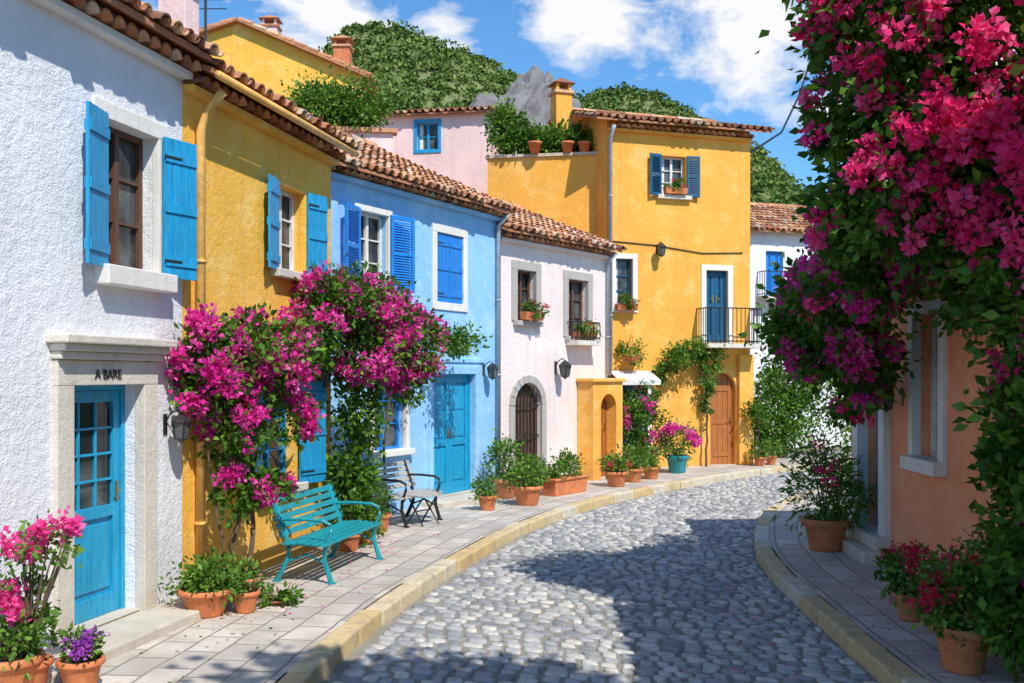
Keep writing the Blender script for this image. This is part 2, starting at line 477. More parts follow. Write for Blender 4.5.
def shutters(h, x0,x1,z0,z1, mat, aL=10,aR=10, style='plank', closed=False, width=None):
    mb=MB(); w=width or (x1-x0)/2; hh=z1-z0
    if closed:
        for hx,ang in ((x0+.005,0),(x1-.005,180)):
            T=Matrix.Translation((hx,.02,z0+.01))@Matrix.Rotation(math.radians(ang),4,'Z')
            leafpanel(mb,w-.008,hh-.02,style,T)
    else:
        T=Matrix.Translation((x0-.015,-.05,z0-.02))@Matrix.Rotation(math.radians(180+aL),4,'Z'); leafpanel(mb,w,hh+.04,style,T)
        T=Matrix.Translation((x1+.015,-.05,z0-.02))@Matrix.Rotation(math.radians(-aR),4,'Z'); leafpanel(mb,w,hh+.04,style,T)
    mb.make("shutters", h.root, [mat,'iron'], bevel=.004)

def trim(h, x0,x1,z0,z1, mat='trim', w=.12, p=.025, bottom=False, base=None):
    mb=MB(); e=.004
    mb.box(x0-w,x0+e,-p,.05,(z0 if base is None else base),z1-e,0)
    mb.box(x1-e,x1+w,-p,.05,(z0 if base is None else base),z1-e,0)
    mb.box(x0-w-.003,x1+w+.003,-p-.003,.05,z1-e,z1+w,0)
    if bottom: mb.box(x0-w-.003,x1+w+.003,-p-.003,.05,z0-w,z0+e,0)
    mb.make("opening_surround", h.root, [mat], bevel=.006)

def sill(h,x0,x1,z,mat='trim',p=.12,th=.09,ext=.12):
    mb=MB(); mb.box(x0-ext,x1+ext,-p,.12,z-th,z+.006); mb.make("window_sill",h.root,[mat],bevel=.01)

def window(h, x0,x1,z0,z1, dep=.17, fm='whitep', rows=3, casements=2):
    mb=MB(); f=.05; y0,y1=dep-.05,dep-.004
    mb.box(x0,x0+f,y0,y1,z0,z1); mb.box(x1-f,x1,y0,y1,z0,z1)
    mb.box(x0+f,x1-f,y0,y1,z0,z0+f); mb.box(x0+f,x1-f,y0,y1,z1-f,z1)
    xm=(x0+x1)/2
    if casements==2: mb.box(xm-.03,xm+.03,y0-.006,y1,z0+f,z1-f)
    cols=[(x0+f,xm-.03),(xm+.03,x1-f)] if casements==2 else [(x0+f,x1-f)]
    for (a,b2) in cols:
        for j in range(1,rows):
            zz=z0+f+(z1-z0-2*f)*j/rows
            mb.box(a,b2,y0+.012,y1,zz-.011,zz+.011)
    mb.add([(x0,dep,z0),(x1,dep,z0),(x1,dep,z1),(x0,dep,z1)],[(0,1,2,3)],1)
    cw=(x1-x0-2*f)*.2; n=5; vs=[]
    for i in range(n+1):
        xx=x0+f+cw*i/n; yy=dep-.003-(.006 if i%2 else 0)
        vs+= [(xx,yy,z0+f),(xx,yy,z1-f)]
    mb.add(vs,[(2*i,2*i+2,2*i+3,2*i+1) for i in range(n)],2)
    mb.make("window", h.root, [fm,'glass','awning'], bevel=.003)

def door(h,x0,x1,z0,z1,mat,dep=.18,style='panel',double=False,arch=False):
    mb=MB(); f=.05; y1=dep; y0=dep-.05
    mb.box(x0,x0+f,y0-.02,y1,z0,z1); mb.box(x1-f,x1,y0-.02,y1,z0,z1); mb.box(x0+f,x1-f,y0-.02,y1,z1-f,z1)
    leaves=[(x0+f+.004,(x0+x1)/2-.003),((x0+x1)/2+.003,x1-f-.004)] if double else [(x0+f+.004,x1-f-.004)]
    for li,(a,b2) in enumerate(leaves):
        zt=z1-f-.004; st=.09
        mb.box(a,a+st,y0,y1-.002,z0+.01,zt); mb.box(b2-st,b2,y0,y1-.002,z0+.01,zt)
        if style=='plank':
            n=max(3,int((b2-a-2*st)/.11)); bw=(b2-a-2*st)/n
            for i in range(n): mb.box(a+st+i*bw+.003,a+st+(i+1)*bw-.003,y0+.012,y1-.004,z0+.01,zt)
            for zz in (.2,1.0,1.8): mb.box(a+st,b2-st,y0-.004,y1-.01,z0+zz,min(z0+zz+.1,zt))
        else:
            for k,zz in enumerate((z0+.01,z0+.86,zt-.1)):
                mb.box(a+st,b2-st,y0+.001,y1-.003,zz,zz+(.18 if k==0 else .1))
            lo=(z0+.19,z0+.86); hi=(z0+.96,zt-.1)
            mb.box(a+st,b2-st,y0+.03,y1-.005,lo[0],lo[1]); mb.box(a+st+.04,b2-st-.04,y0+.012,y1-.006,lo[0]+.05,lo[1]-.05)
            if style=='glazed':
                mb.add([(a+st,y0+.035,hi[0]),(b2-st,y0+.035,hi[0]),(b2-st,y0+.035,hi[1]),(a+st,y0+.035,hi[1])],[(0,1,2,3)],1)
                for i in range(1,3):
                    xx=a+st+(b2-a-2*st)*i/3; mb.box(xx-.011,xx+.011,y0+.012,y0+.04,hi[0],hi[1])
                for j in range(1,4):
                    zz=hi[0]+(hi[1]-hi[0])*j/4; mb.box(a+st,b2-st,y0+.010,y0+.038,zz-.011,zz+.011)
            else:
                mid=(hi[0]+hi[1])/2
                mb.box(a+st,b2-st,y0+.03,y1-.005,hi[0],hi[1])
                mb.box(a+st+.04,b2-st-.04,y0+.012,y1-.006,hi[0]+.05,mid-.03); mb.box(a+st+.04,b2-st-.04,y0+.012,y1-.007,mid+.03,hi[1]-.05)
        hx = b2-.045 if li==0 else a+.045
        mb.box(hx-.02,hx+.02,y0-.008,y0,z0+.98,z0+1.16,2)
        mb.tube([(hx,y0-.04,z0+1.08),(hx-.09 if li==0 else hx+.09,y0-.045,z0+1.075)],.009,6,2)
    mb.box(x0,x1,.0,dep,z0-.1,z0+.008,3)
    mb.add([(x0,dep+.002,z0),(x1,dep+.002,z0),(x1,dep+.002,z1),(x0,dep+.002,z1)],[(0,1,2,3)],1)
    mb.make("door", h.root, [mat,'glass','brass','trim'], bevel=.004)

def pipe(h, pts, mat, r=.045, name="downpipe"):
    mb=MB(); mb.tube(pts,r,10)
    for p,q in zip(pts[:-1],pts[1:]):
        if abs(p[2]-q[2])>1.5:
            n=int(abs(p[2]-q[2])/1.4)
            for i in range(1,n+1):
                z=p[2]+(q[2]-p[2])*i/(n+.5); mb.tube([(p[0],p[1],z-.015),(p[0],p[1],z+.015)],r*1.25,10)
    mb.make(name,h.root,[mat],smooth=True)

def lantern(h,x,z,s=1.0,y=0.0):
    r=empty("wall_lantern", h.w(x,y,z), h.ang); mb=MB()
    mb.box(-.035*s,.035*s,-.012,.02,-.12*s,.12*s)
    mb.tube([(0,-.01,.02*s),(0,-.07*s,.12*s),(0,-.16*s,.17*s),(0,-.22*s,.12*s)],.01*s,6)
    c=-.22*s
    mb.add([(-.05*s,c-.05*s,-.17*s),(.05*s,c-.05*s,-.17*s),(.05*s,c+.05*s,-.17*s),(-.05*s,c+.05*s,-.17*s),
            (-.075*s,c-.075*s,.04*s),(.075*s,c-.075*s,.04*s),(.075*s,c+.075*s,.04*s),(-.075*s,c+.075*s,.04*s)],
           [(0,3,2,1),(0,1,5,4),(1,2,6,5),(2,3,7,6),(3,0,4,7)],1)
    for sx,sy in ((-1,-1),(1,-1),(1,1),(-1,1)):
        mb.tube([(sx*.052*s,c+sy*.052*s,-.17*s),(sx*.078*s,c+sy*.078*s,.04*s)],.010*s,4)
    mb.lathe([(.12*s,.035*s),(.115*s,.05*s),(.05*s,.11*s),(.02*s,.125*s),(.0,.15*s)],(0,c,0),8)
    mb.lathe([(.0,-.22*s),(.03*s,-.19*s),(.08*s,-.165*s)],(0,c,0),8)
    mb.make("lantern_body",r,['iron','glass'])

def chimney(root, c, w, d, z0, z1, mat):
    mb=MB(); x,y=c
    mb.box(x-w/2,x+w/2,y-d/2,y+d/2,z0,z1,0)
    mb.box(x-w/2-.05,x+w/2+.05,y-d/2-.05,y+d/2+.05,z1,z1+.07,1)
    for sx in (-1,1):
        for sy in (-1,1):
            mb.box(x+sx*w*.38-.04,x+sx*w*.38+.04,y+sy*d*.38-.04,y+sy*d*.38+.04,z1+.07,z1+.25,0)
    zt=z1+.25
    mb.add([(x-w/2-.08,y-d/2-.08,zt),(x+w/2+.08,y-d/2-.08,zt),(x+w/2+.08,y+d/2+.08,zt),(x-w/2-.08,y+d/2+.08,zt),(x,y,zt+.2)],
           [(0,3,2,1),(0,1,4),(1,2,4),(2,3,4),(3,0,4)],1)
    mb.make("chimney",root,[mat,'tile'],bevel=.01)

# ------------------------------------------------------------------ polylines for the street
def catmull(pts, step=.35):
    P=[np.array(p,float) for p in pts]; P=[2*P[0]-P[1]]+P+[2*P[-1]-P[-2]]
    out=[]
    for i in range(1,len(P)-2):
        n=max(2,int(np.linalg.norm(P[i+1]-P[i])/step))
        for k in range(n):
            t=k/n
            out.append(.5*((2*P[i])+(-P[i-1]+P[i+1])*t+(2*P[i-1]-5*P[i]+4*P[i+1]-P[i+2])*t*t+(-P[i-1]+3*P[i]-3*P[i+1]+P[i+2])*t**3))
    out.append(P[-2]); return np.array(out)
LK = catmull([(-2.2,-4),(-1.95,1),(-1.72,4.5),(-1.50,7.14),(-1.2,9.36),(-.80,11.2),(.12,14.5),(1.5,17.6),(3.9,21.1),(7.1,24.4),(11.5,26.5),(18,28)])
RK = catmull([(2.85,-4),(2.8,1),(2.8,4.5),(2.8,7.14),(2.85,9.4),(3.0,11.9),(3.45,14.2),(4.4,16.9),(6.5,20.0),(9.5,22.2),(13,23.5),(18,24.5)])
def arclen(P): return np.concatenate([[0],np.cumsum(np.linalg.norm(np.diff(P,axis=0),axis=1))])
def normals(P, side):
    d=np.gradient(P,axis=0); d/=np.linalg.norm(d,axis=1,keepdims=True)
    return np.stack([-d[:,1],d[:,0]],axis=1)*side
def at(P,S,s): return np.array([np.interp(s,S,P[:,0]),np.interp(s,S,P[:,1])]).T

def sidewalk(name,P,side,offs,w0=.2):
    S=arclen(P); Nn=normals(P,side); me_v=[]; faces=[]; uvs=[]
    for i in range(len(P)):
        for o in offs:
            q=P[i]+Nn[i]*o; me_v.append((q[0],q[1],0)); uvs.append((S[i],o))
    k=len(offs)
    for i in range(len(P)-1):
        for j in range(k-1):
            f=(i*k+j,(i+1)*k+j,(i+1)*k+j+1,i*k+j+1)
            faces.append(f if side>0 else f[::-1])
    me=bpy.data.meshes.new(name); me.from_pydata(me_v,[],faces); me.materials.append(M['paving'])
    ul=me.uv_layers.new(name="UVMap")
    for l in me.loops: ul.data[l.index].uv=uvs[l.vertex_index]
    me.update(); o=bpy.data.objects.new(name,me); COL.objects.link(o)
    for p in me.polygons:
        if p.normal.z<0: me.flip_normals(); break
    return o
sidewalk("sidewalk",LK,1,[.2,1.0,2.0,3.2])
sidewalk("sidewalk",RK,-1,[.2,1.0,2.0,3.0])

def kerb(P,side):
    S=arclen(P); Nn=normals(P,side); mb=MB(); s=0
    while s<S[-1]-.9:
        ln=random.uniform(.5,.9); a,b2=s+.007,s+ln-.007
        pa,pb=at(P,S,a),at(P,S,b2)
        na=np.array([np.interp(a,S,Nn[:,0]),np.interp(a,S,Nn[:,1])]); nb=np.array([np.interp(b2,S,Nn[:,0]),np.interp(b2,S,Nn[:,1])])
        z=.008+random.uniform(-.006,.008); j=random.uniform(-.012,.012); j2=j+random.uniform(-.008,.008)
        pa=pa+na*j; pb=pb+nb*j2
        qa,qb=pa+na*.2,pb+nb*.2
        v=[(*pa,-.2),(*pb,-.2),(*qb,-.2),(*qa,-.2),(*pa,z),(*pb,z),(*qb,z),(*qa,z)]
        f=[(0,3,2,1),(4,5,6,7),(0,1,5,4),(1,2,6,5),(2,3,7,6),(3,0,4,7)]
        if side>0: f=[t[::-1] for t in f]
        mb.add(v,f); s+=ln
    mb.make("kerb",None,['kerb'],bevel=.022)
kerb(LK,1); kerb(RK,-1)

SL,SR=arclen(LK),arclen(RK)
mb=MB(); n=60; vs=[]
for i in range(n+1):
    a=at(LK,SL,SL[-1]*i/n); b2=at(RK,SR,SR[-1]*i/n); d=(a-b2)/np.linalg.norm(a-b2)*.12
    vs+=[(a[0]+d[0],a[1]+d[1],-.14),(b2[0]-d[0],b2[1]-d[1],-.14)]
mb.add(vs,[(2*i,2*i+1,2*i+3,2*i+2) for i in range(n)])
mb.make("street_bed",None,['mortar'])
cent=[];ax=[];bx=[];sz=[]
rows=int((SL[-1]+SR[-1])/2/.142)
for i in range(rows):
    t=(i+.5)/rows; a=at(LK,SL,SL[-1]*t); b2=at(RK,SR,SR[-1]*t)
    a2=at(LK,SL,min(SL[-1],SL[-1]*(t+1/rows))); b3=at(RK,SR,min(SR[-1],SR[-1]*(t+1/rows)))
    wdt=np.linalg.norm(b2-a); dirx=(b2-a)/wdt
    x=.02+RNG.uniform(0,.08)
    while x<wdt-.06:
        w=RNG.uniform(.12,.225)
        if x+w>wdt-.01: w=wdt-.01-x
        u=(x+w/2)/wdt
        c=a+(b2-a)*u; nx=a2+(b3-a2)*u; rl=np.linalg.norm(nx-c)
        bow=.10*math.sin(u*math.pi*3)
        cy=(nx-c)/max(rl,1e-3)
        c=c+cy*bow+RNG.normal(size=2)*.007
        cent.append(c); ax.append(dirx); bx.append(cy); sz.append((w*.5-.007,max(.03,rl*.5-.007)))
        x+=w
cent=np.array(cent);ax=np.array(ax);bx=np.array(bx);sz=np.array(sz)*RNG.uniform(.88,1.05,size=(len(cent),2))
K=len(cent); nseg=8
th=np.arange(nseg)/nseg*2*np.pi+np.pi/8
base=np.stack([np.sign(np.cos(th))*np.abs(np.cos(th))**.55,np.sign(np.sin(th))*np.abs(np.sin(th))**.55],1)
jit=RNG.uniform(.84,1.06,size=(K,nseg,1))
hh=RNG.uniform(.016,.030,size=(K,1)); tilt=RNG.normal(size=(K,2))*.05
rings=[(1.0,0.0),(.98,.55),(.86,.94),(.45,1.02)]
allv=[]
for s_,hz_ in rings:
    loc=base[None]*jit*s_*sz[:,None,:]
    xy=cent[:,None,:]+loc[...,0:1]*ax[:,None,:]+loc[...,1:2]*bx[:,None,:]
    z=-.146+hh*hz_ + (loc*tilt[:,None,:]).sum(-1)*(hz_>0)
    allv.append(np.concatenate([xy,z[...,None]],-1))
allv=np.stack(allv,1)
verts=allv.reshape(-1,3)
fb=[]
for r_ in range(3):
    for k in range(nseg):
        fb.append([r_*8+k,r_*8+(k+1)%8,(r_+1)*8+(k+1)%8,(r_+1)*8+k])
fb.append([24,25,26,27]); fb.append([24,27,28,31]); fb.append([28,29,30,31])
fb=np.array(fb); F=(fb[None]+(np.arange(K)*32)[:,None,None]).reshape(-1,4)
me=bpy.data.meshes.new("cobblestone_road"); me.vertices.add(len(verts)); me.vertices.foreach_set("co",verts.reshape(-1).astype(np.float32))
me.loops.add(F.size); me.loops.foreach_set("vertex_index",F.reshape(-1).astype(np.int32))
me.polygons.add(len(F)); me.polygons.foreach_set("loop_start",np.arange(0,F.size,4,dtype=np.int32)); me.polygons.foreach_set("loop_total",np.full(len(F),4,dtype=np.int32))
me.materials.append(M['cobble']); a_=me.attributes.new("var",'FLOAT','CORNER')
a_.data.foreach_set("value",np.repeat(RNG.beta(1.6,1.6,size=K).astype(np.float32),len(fb)*4))
me.polygons.foreach_set("use_smooth",np.ones(len(F),dtype=bool))
me.update(calc_edges=True)
o=bpy.data.objects.new("cobblestone_road",me); COL.objects.link(o)

mb=MB(); mb.add([(-900,-300,-.17),(900,-300,-.17),(900,1500,-.17),(-900,1500,-.17)],[(0,1,2,3)]); mb.make("ground",None,['ground'])

# fallen petals and dry leaves on the pavements and lane
def litter(name, cx, cy, sx, sy, n, z, mat, size):
    P=np.stack([RNG.normal(cx,sx,n),RNG.normal(cy,sy,n),np.full(n,z)],1)
    D=unit(np.stack([RNG.normal(size=n),RNG.normal(size=n),RNG.uniform(0,.35,n)],1))
    L=size*RNG.uniform(.6,1.2,n).reshape(-1,1); S=unit(np.cross(D,np.array([[0,0,1.]])+RNG.normal(size=(n,3))*.12))
    mid=P+D*L*.5; V=np.stack([P,mid+S*L*.4,P+D*L,mid-S*L*.4],1)
    return quads_np(name,V,RNG.uniform(0,1,n),mat)
litter("fallen_petals",-2.2,10.4,.35,.7,90,.006,'magenta',.035)
litter("fallen_petals",-1.6,12.9,.3,.7,70,.006,'magenta',.035)
litter("fallen_petals",3.35,8.6,.28,1.3,90,.006,'redpink',.04)
litter("fallen_petals",2.2,9.2,.45,1.4,60,-.104,'redpink',.04)
litter("fallen_leaves",-2.5,9.0,.3,.8,45,.006,'leaf2',.04)

# ------------------------------------------------------------------ HOUSES
d1=Vector((.225,.974)); P0=Vector((-3.46,8.4))
def l1(s): return (P0.x+d1.x*s, P0.y+d1.y*s)
PI=math.radians
h1=House("white_house", l1(-6), l1(1.26))
walls(h1,5.3,6,[(5.6,6.57,.1,2.12),(6.04,6.84,3.12,4.38),(2.0,2.9,3.12,4.38),(2.2,3.1,.9,2.1)],'w_white',t=.22,pitch=PI(20))
roof(h1,5.3,6,PI(20),x1=h1.L+.0)
door(h1,5.6,6.57,.1,2.12,'tealdoor',.22,'glazed')
window(h1,6.04,6.84,3.12,4.38,.2,'brown',3); sill(h1,6.04,6.84,3.12,'trimw',.14,.16)
window(h1,2.0,2.9,3.12,4.38,.2,'brown',3); window(h1,2.2,3.1,.9,2.1,.2,'brown',3)
trim(h1,6.04,6.84,3.12,4.38,'trimw',.14,.02)
shutters(h1,6.04,6.84,3.12,4.38,'blue',13,16,'plank')
trim(h1,5.6,6.57,.1,2.12,'trim',.2,.05,base=.0)
mb=MB(); mb.box(5.36,6.82,-.15,.03,2.39,2.45); mb.box(5.32,6.86,-.2,.03,2.45,2.52); mb.box(5.38,6.80,-.1,.03,2.325,2.389)
mb.make("door_cornice",h1.root,['trim'],bevel=.012)
mb=MB(); mb.box(4.6,7.5,-.5,0.02,-.05,.085); mb.make("doorstep",h1.root,['trim'],bevel=.015)
cu=bpy.data.curves.new("house_number",'FONT'); cu.body="A BARE"; cu.size=.11; cu.extrude=.004; cu.materials.append(M['iron'])
t=bpy.data.objects.new("house_number",cu); COL.objects.link(t); t.parent=h1.root; t.location=(5.85,-.060,2.17); t.rotation_euler=(PI(90),0,0)
lantern(h1,6.96,1.74,.8)

h2=House("yellow_house", l1(1.262), l1(4.83))
walls(h2,5.2,6,[(1.96,2.72,3.42,4.42),(1.55,2.5,.9,2.1)],'w_yellow',pitch=PI(20))
roof(h2,5.2,6,PI(20),gmat='w_yellow',x0=0.0)
window(h2,1.96,2.72,3.42,4.42,.17,'whitep',3); sill(h2,1.96,2.72,3.42,'trim')
shutters(h2,1.96,2.72,3.42,4.42,'blue',11,14,'plank')
trim(h2,1.96,2.72,3.42,4.42,'w_yellow',.1,.03)
window(h2,1.55,2.5,.9,2.1,.17,'blue',3); sill(h2,1.55,2.5,.9,'trim')
shutters(h2,1.55,2.5,.9,2.1,'blue',16,16,'plank')
pipe(h2,[(.25,-.3,4.98),(.25,-.12,4.82),(.22,-.07,4.6),(.22,-.07,.1)],'pipe_y')
mb=MB(); mb.tube([(0.03,-.36,5.08),(h2.L,-.36,5.07)],.04,8); mb.make("gutter",h2.root,['pipe_y'],smooth=True)
chimney(h2.root,(2.1,1.32),.32,.36,5.5,6.75,'w_pale')

A3=(-2.75-.494*.8,14.5-.87*.8)
h3=House("blue_house", A3, (-.28,18.85)); o3=.8
walls(h3,5.35,6,[(o3+.82,o3+1.58,3.55,4.72),(o3+2.95,o3+3.8,3.45,4.65),(o3+2.84,o3+4.2,.1,2.22),(o3+1.2,o3+2.05,1.0,2.2)],'w_blue',pitch=PI(25))
roof(h3,5.35,6,PI(25),gmat='w_blue')
window(h3,o3+.82,o3+1.58,3.55,4.72,.17,'whitep',3); sill(h3,o3+.82,o3+1.58,3.55,'trimw')
trim(h3,o3+.82,o3+1.58,3.55,4.72,'trimw',.09)
shutters(h3,o3+.82,o3+1.58,3.55,4.72,'blue2',14,12,'louver',width=.5)
trim(h3,o3+2.95,o3+3.8,3.45,4.65,'trimw',.13,bottom=True)
window(h3,o3+2.95,o3+3.8,3.45,4.65); shutters(h3,o3+2.95,o3+3.8,3.45,4.65,'blue2',closed=True,style='plank')
door(h3,o3+2.84,o3+4.2,.1,2.22,'tealdoor',.16,'panel',True); trim(h3,o3+2.84,o3+4.2,.1,2.22,'w_blue',.14,.03,base=.0)
mb=MB(); mb.box(o3+2.5,o3+4.5,-.45,.02,-.05,.09); mb.make("doorstep",h3.root,['trim'],bevel=.015)
window(h3,o3+1.2,o3+2.05,1.0,2.2,.17,'blue2'); sill(h3,o3+1.2,o3+2.05,1.0,'trimw'); trim(h3,o3+1.2,o3+2.05,1.0,2.2,'trimw',.1)
mb=MB(); mb.box(o3+2.6,o3+4.5,-.03,.02,2.42,2.5); mb.make("string_course",h3.root,['w_blue'],bevel=.01)
pipe(h3,[(h3.L-.08,-.3,5.2),(h3.L-.08,-.08,5.0),(h3.L-.08,-.08,.1)],'pipe_b',.04)
lantern(h3,o3+4.5,2.3,.9)
lantern(h2,2.95,2.2,.8)

h4=House("cream_house",(-.27,18.9),(2.1,22.0))
walls(h4,5.0,5,[(.59,1.21,3.25,4.25),(2.35,3.1,3.0,4.2),(.5,1.4,.0,2.05)],'w_cream',pitch=PI(22),arches=[(.5,1.4,0,2.05)])
roof(h4,5.0,5,PI(22),gmat='w_cream')
for a,b2,c,d in ((.59,1.21,3.25,4.25),(2.35,3.1,3.0,4.2)):
    window(h4,a,b2,c,d,.18,'brown',3); trim(h4,a,b2,c,d,'trimg',.17,.03); sill(h4,a,b2,c,'trimg')
door(h4,.5,1.4,0,2.05,'brown',.19,'plank')
mb=MB()
for i in range(8):
    x=.56+i*.11; mb.tube([(x,.06,.02),(x,.06,2.0)],.012,6)
for z in (.3,1.0,1.6): mb.tube([(.5,.06,z),(1.4,.06,z)],.014,6)
mb.make("iron_grille",h4.root,['iron'])
mb=MB()
for k in range(10):
    t0=math.pi*k/10; t1=math.pi*(k+1)/10-.02; xm,zc=.95,1.6
    p=[(xm+r*math.cos(t),z_,zc+r*math.sin(t)) for z_ in (-.04,.02) for (r,t) in ((.447,t0),(.6,t0),(.6,t1),(.447,t1))]
    mb.add(p,[(0,1,2,3),(4,7,6,5),(0,4,5,1),(1,5,6,2),(2,6,7,3),(3,7,4,0)])
mb.box(.35,.503,-.04,.02,0,1.595); mb.box(1.397,1.55,-.04,.02,0,1.595)
mb.make("arch_surround",h4.root,['trimg'],bevel=.008)
class Sub: pass
hp=Sub(); hp.root=empty("portal",(0,-.4,0)); hp.root.parent=h4.root; hp.L=3.9
walls(hp,2.05,.39,[(3.0,3.62,0,1.8)],'w_gold',t=.3,x0=2.7,L=3.88,arches=[(3.0,3.62,0,1.8)])
door(hp,3.0,3.62,0,1.8,'orangewood',.3,'plank')
mb=MB(); mb.box(2.64,3.94,-.06,.38,2.05,2.13); mb.make("portal_coping",hp.root,['w_gold'],bevel=.02)
lantern(h4,1.9,2.35,1.1)
pipe(h4,[(h4.L-.08,-.28,4.85),(h4.L-.08,-.07,4.7),(h4.L-.08,-.07,2.2)],'pipe_b',.04)
def railing(root,x0,x1,y0,y1,z0,z1,sp=.11,slab=True,mat='trim'):
    mb=MB()
    if slab: mb.box(x0-.04,x1+.04,y0-.04,y1,z0-.1,z0,1)
    segs=[((x0,y0),(x1,y0)),((x0,y0),(x0,y1)),((x1,y0),(x1,y1))]
    for (a,b_) in segs:
        for zz in (z0+.06,z1): mb.tube([(a[0],a[1],zz),(b_[0],b_[1],zz)],.016,6)
        ln=math.hypot(b_[0]-a[0],b_[1]-a[1]); n=max(1,int(ln/sp))
        for i in range(n+1):
            t=i/n; x=a[0]+(b_[0]-a[0])*t; y=a[1]+(b_[1]-a[1])*t
            mb.tube([(x,y,z0),(x,y,z1)],.011,5)
    mb.make("balcony",root,['iron',mat])
railing(h4.root,2.3,3.15,-.28,0,2.92,3.3)

h5=House("golden_house",(2.23,23.5),(5.87,24.65))
ops5=[(1.4,2.05,6.5,7.45),(2.6,3.2,2.98,4.75),(.22,.66,3.8,4.95),(2.72,3.42,0,2.25),(.35,1.05,0,2.0)]
walls(h5,8.2,5,ops5,'w_gold',pitch=PI(16),arches=[ops5[3]])
roof(h5,8.2,5,PI(16),over=.35,side=.4,gmat='w_gold')
window(h5,*ops5[0]); shutters(h5,*ops5[0],'navy',10,8,'louver'); sill(h5,1.4,2.05,6.5); trim(h5,*ops5[0],'w_gold',.1)
door(h5,*ops5[1],'navy',.17,'panel',True); trim(h5,*ops5[1],'trimw',.13)
window(h5,*ops5[2],casements=1,fm='navy'); trim(h5,*ops5[2],'trimw',.12,bottom=True)
door(h5,*ops5[3],'orangewood',.19,'plank'); door(h5,*ops5[4],'navy',.19,'glazed'); trim(h5,*ops5[4],'trimw',.1,base=0)
railing(h5.root,2.35,3.8,-.55,0,2.95,3.8)
mb=MB(); mb.add([(.05,-.02,2.3),(1.1,-.02,2.3),(1.1,-.6,2.08),(.05,-.6,2.08),(.05,-.02,2.28),(1.1,-.02,2.28),(1.1,-.6,2.06),(.05,-.6,2.06)],
   [(0,3,2,1),(4,5,6,7),(0,1,5,4),(3,7,6,2),(0,4,7,3),(1,2,6,5)]); mb.box(.05,1.1,-.61,-.595,1.97,2.085); mb.make("awning",h5.root,['awning'])
pipe(h5,[(.06,-.3,8.0),(.06,-.08,7.8),(.06,-.08,.1)],'pipe_b',.045)
pipe(h5,[(.1,-.02,5.35),(1.2,-.02,5.3),(2.5,-.02,5.15),(3.6,-.02,5.2)],'iron',.012,"facade_cable")
lantern(h5,1.3,5.2,1.0)
chimney(h5.root,(-.55,1.6),.42,.42,7.5,9.15,'w_gold')
mb=MB(); mb.box(3.45,3.86,-.12,.02,0,2.7); mb.make("pilaster",h5.root,['w_gold'],bevel=.03)

h5b=House("terrace_house",(-.6,24.55),(2.34,24.05))
walls(h5b,7.5,4,[],'w_gold')
mb=MB(); mb.box(-.05,h5b.L-.02,-.06,.2,7.5,7.58); mb.make("terrace_coping",h5b.root,['tile'],bevel=.01)

h6=House("pink_house",(-3.9,27.2),(-.55,26.6))
walls(h6,9.2,5,[(1.35,1.95,8.25,9.0),],'w_pale',pitch=PI(14)); roof(h6,9.2,5,PI(14),over=.2,genoise=False)
window(h6,1.35,1.95,8.25,9.0,.15,'blue',2); trim(h6,1.35,1.95,8.25,9.0,'blue',.08,bottom=True)
def gable_front(name,A,B,zl,zp,px,D,mat,tmat='tile'):
    h=House(name,A,B); L=h.L; mb=MB()
    pts=[(0,0,-.1),(L,0,-.1),(L,0,zl[1]),(px,0,zp),(0,0,zl[0])]
    back=[(x,D,z) for x,y,z in pts]
    mb.add(pts+back,[(0,1,2,3,4),(9,8,7,6,5),(0,5,6,1),(1,6,7,2),(4,9,5,0)])
    mb.make("walls",h.root,[mat])
    r=MB(); o=.25; th=.07
    for (xa,za,xb,zb) in ((px,zp,L,zl[1]),(px,zp,0,zl[0])):
        dx,dz=xb-xa,zb-za; l=math.hypot(dx,dz); ux,uz=dx/l,dz/l; nx,nz=(-uz,ux) if dx>0 else (uz,-ux)
        e=l+.25; v=[]
        for t in (0,e):
            for k in (0.004,th):
                for y in (-o,D): v.append((xa+ux*t+nx*k,y,za+uz*t+nz*k))
        r.add(v,[(0,1,5,4),(2,6,7,3),(0,4,6,2),(1,3,7,5),(4,5,7,6)],0,.4)
        rows=max(2,int(e/.4)); nc=int((D+o)/.22)
        for c in range(nc):
            y=-o+.02+(c+.5)*.22
            for j in range(rows):
                vs=[]
                for q,(t,rad,lift) in enumerate(((e*(j+1)/rows+.03,.095,.10),(e*j/rows,.08,.075))):
                    for k in range(6):
                        th_=math.pi*k/5
                        vs.append((xa+ux*t+nx*(lift+rad*math.sin(th_)), y+rad*math.cos(th_), za+uz*t+nz*(lift+rad*math.sin(th_))))
                r.add(vs,[(k,k+1,7+k,6+k) for k in range(5)])
    r.make("roof_tiles",h.root,[tmat])
    return h
h8=gable_front("hillside_house",(-9.6,30),(-4.5,30),(12.3,11.15),12.75,1.4,6,'w_yellow')
chimney(h8.root,(4.35,1.0),.5,.5,11.2,12.3,'terracotta'); chimney(h8.root,(2.0,1.5),.5,.5,12.2,13.1,'w_pale')
mb=MB(); mb.box(3.6,4.2,-.02,.05,10.3,10.9,0); mb.box(3.65,4.15,-.03,.0,10.35,10.85,1); mb.make("window",h8.root,['trim','glass'])
h10=House("garden_terrace_house",(-5.6,24),(-2.9,24.4)); walls(h10,8.1,4,[],'w_pale')
mb=MB(); mb.box(-.1,h10.L+.1,-.1,.3,8.1,8.2); mb.make("coping",h10.root,['tile'])
h11=House("tiled_house",(-7.2,19.5),(-3.2,22.0)); walls(h11,6.6,4,[],'w_cream',pitch=PI(24)); roof(h11,6.6,4,PI(24),genoise=False)
h9=House("whitewashed_house",(7.6,32),(12.2,33.5))
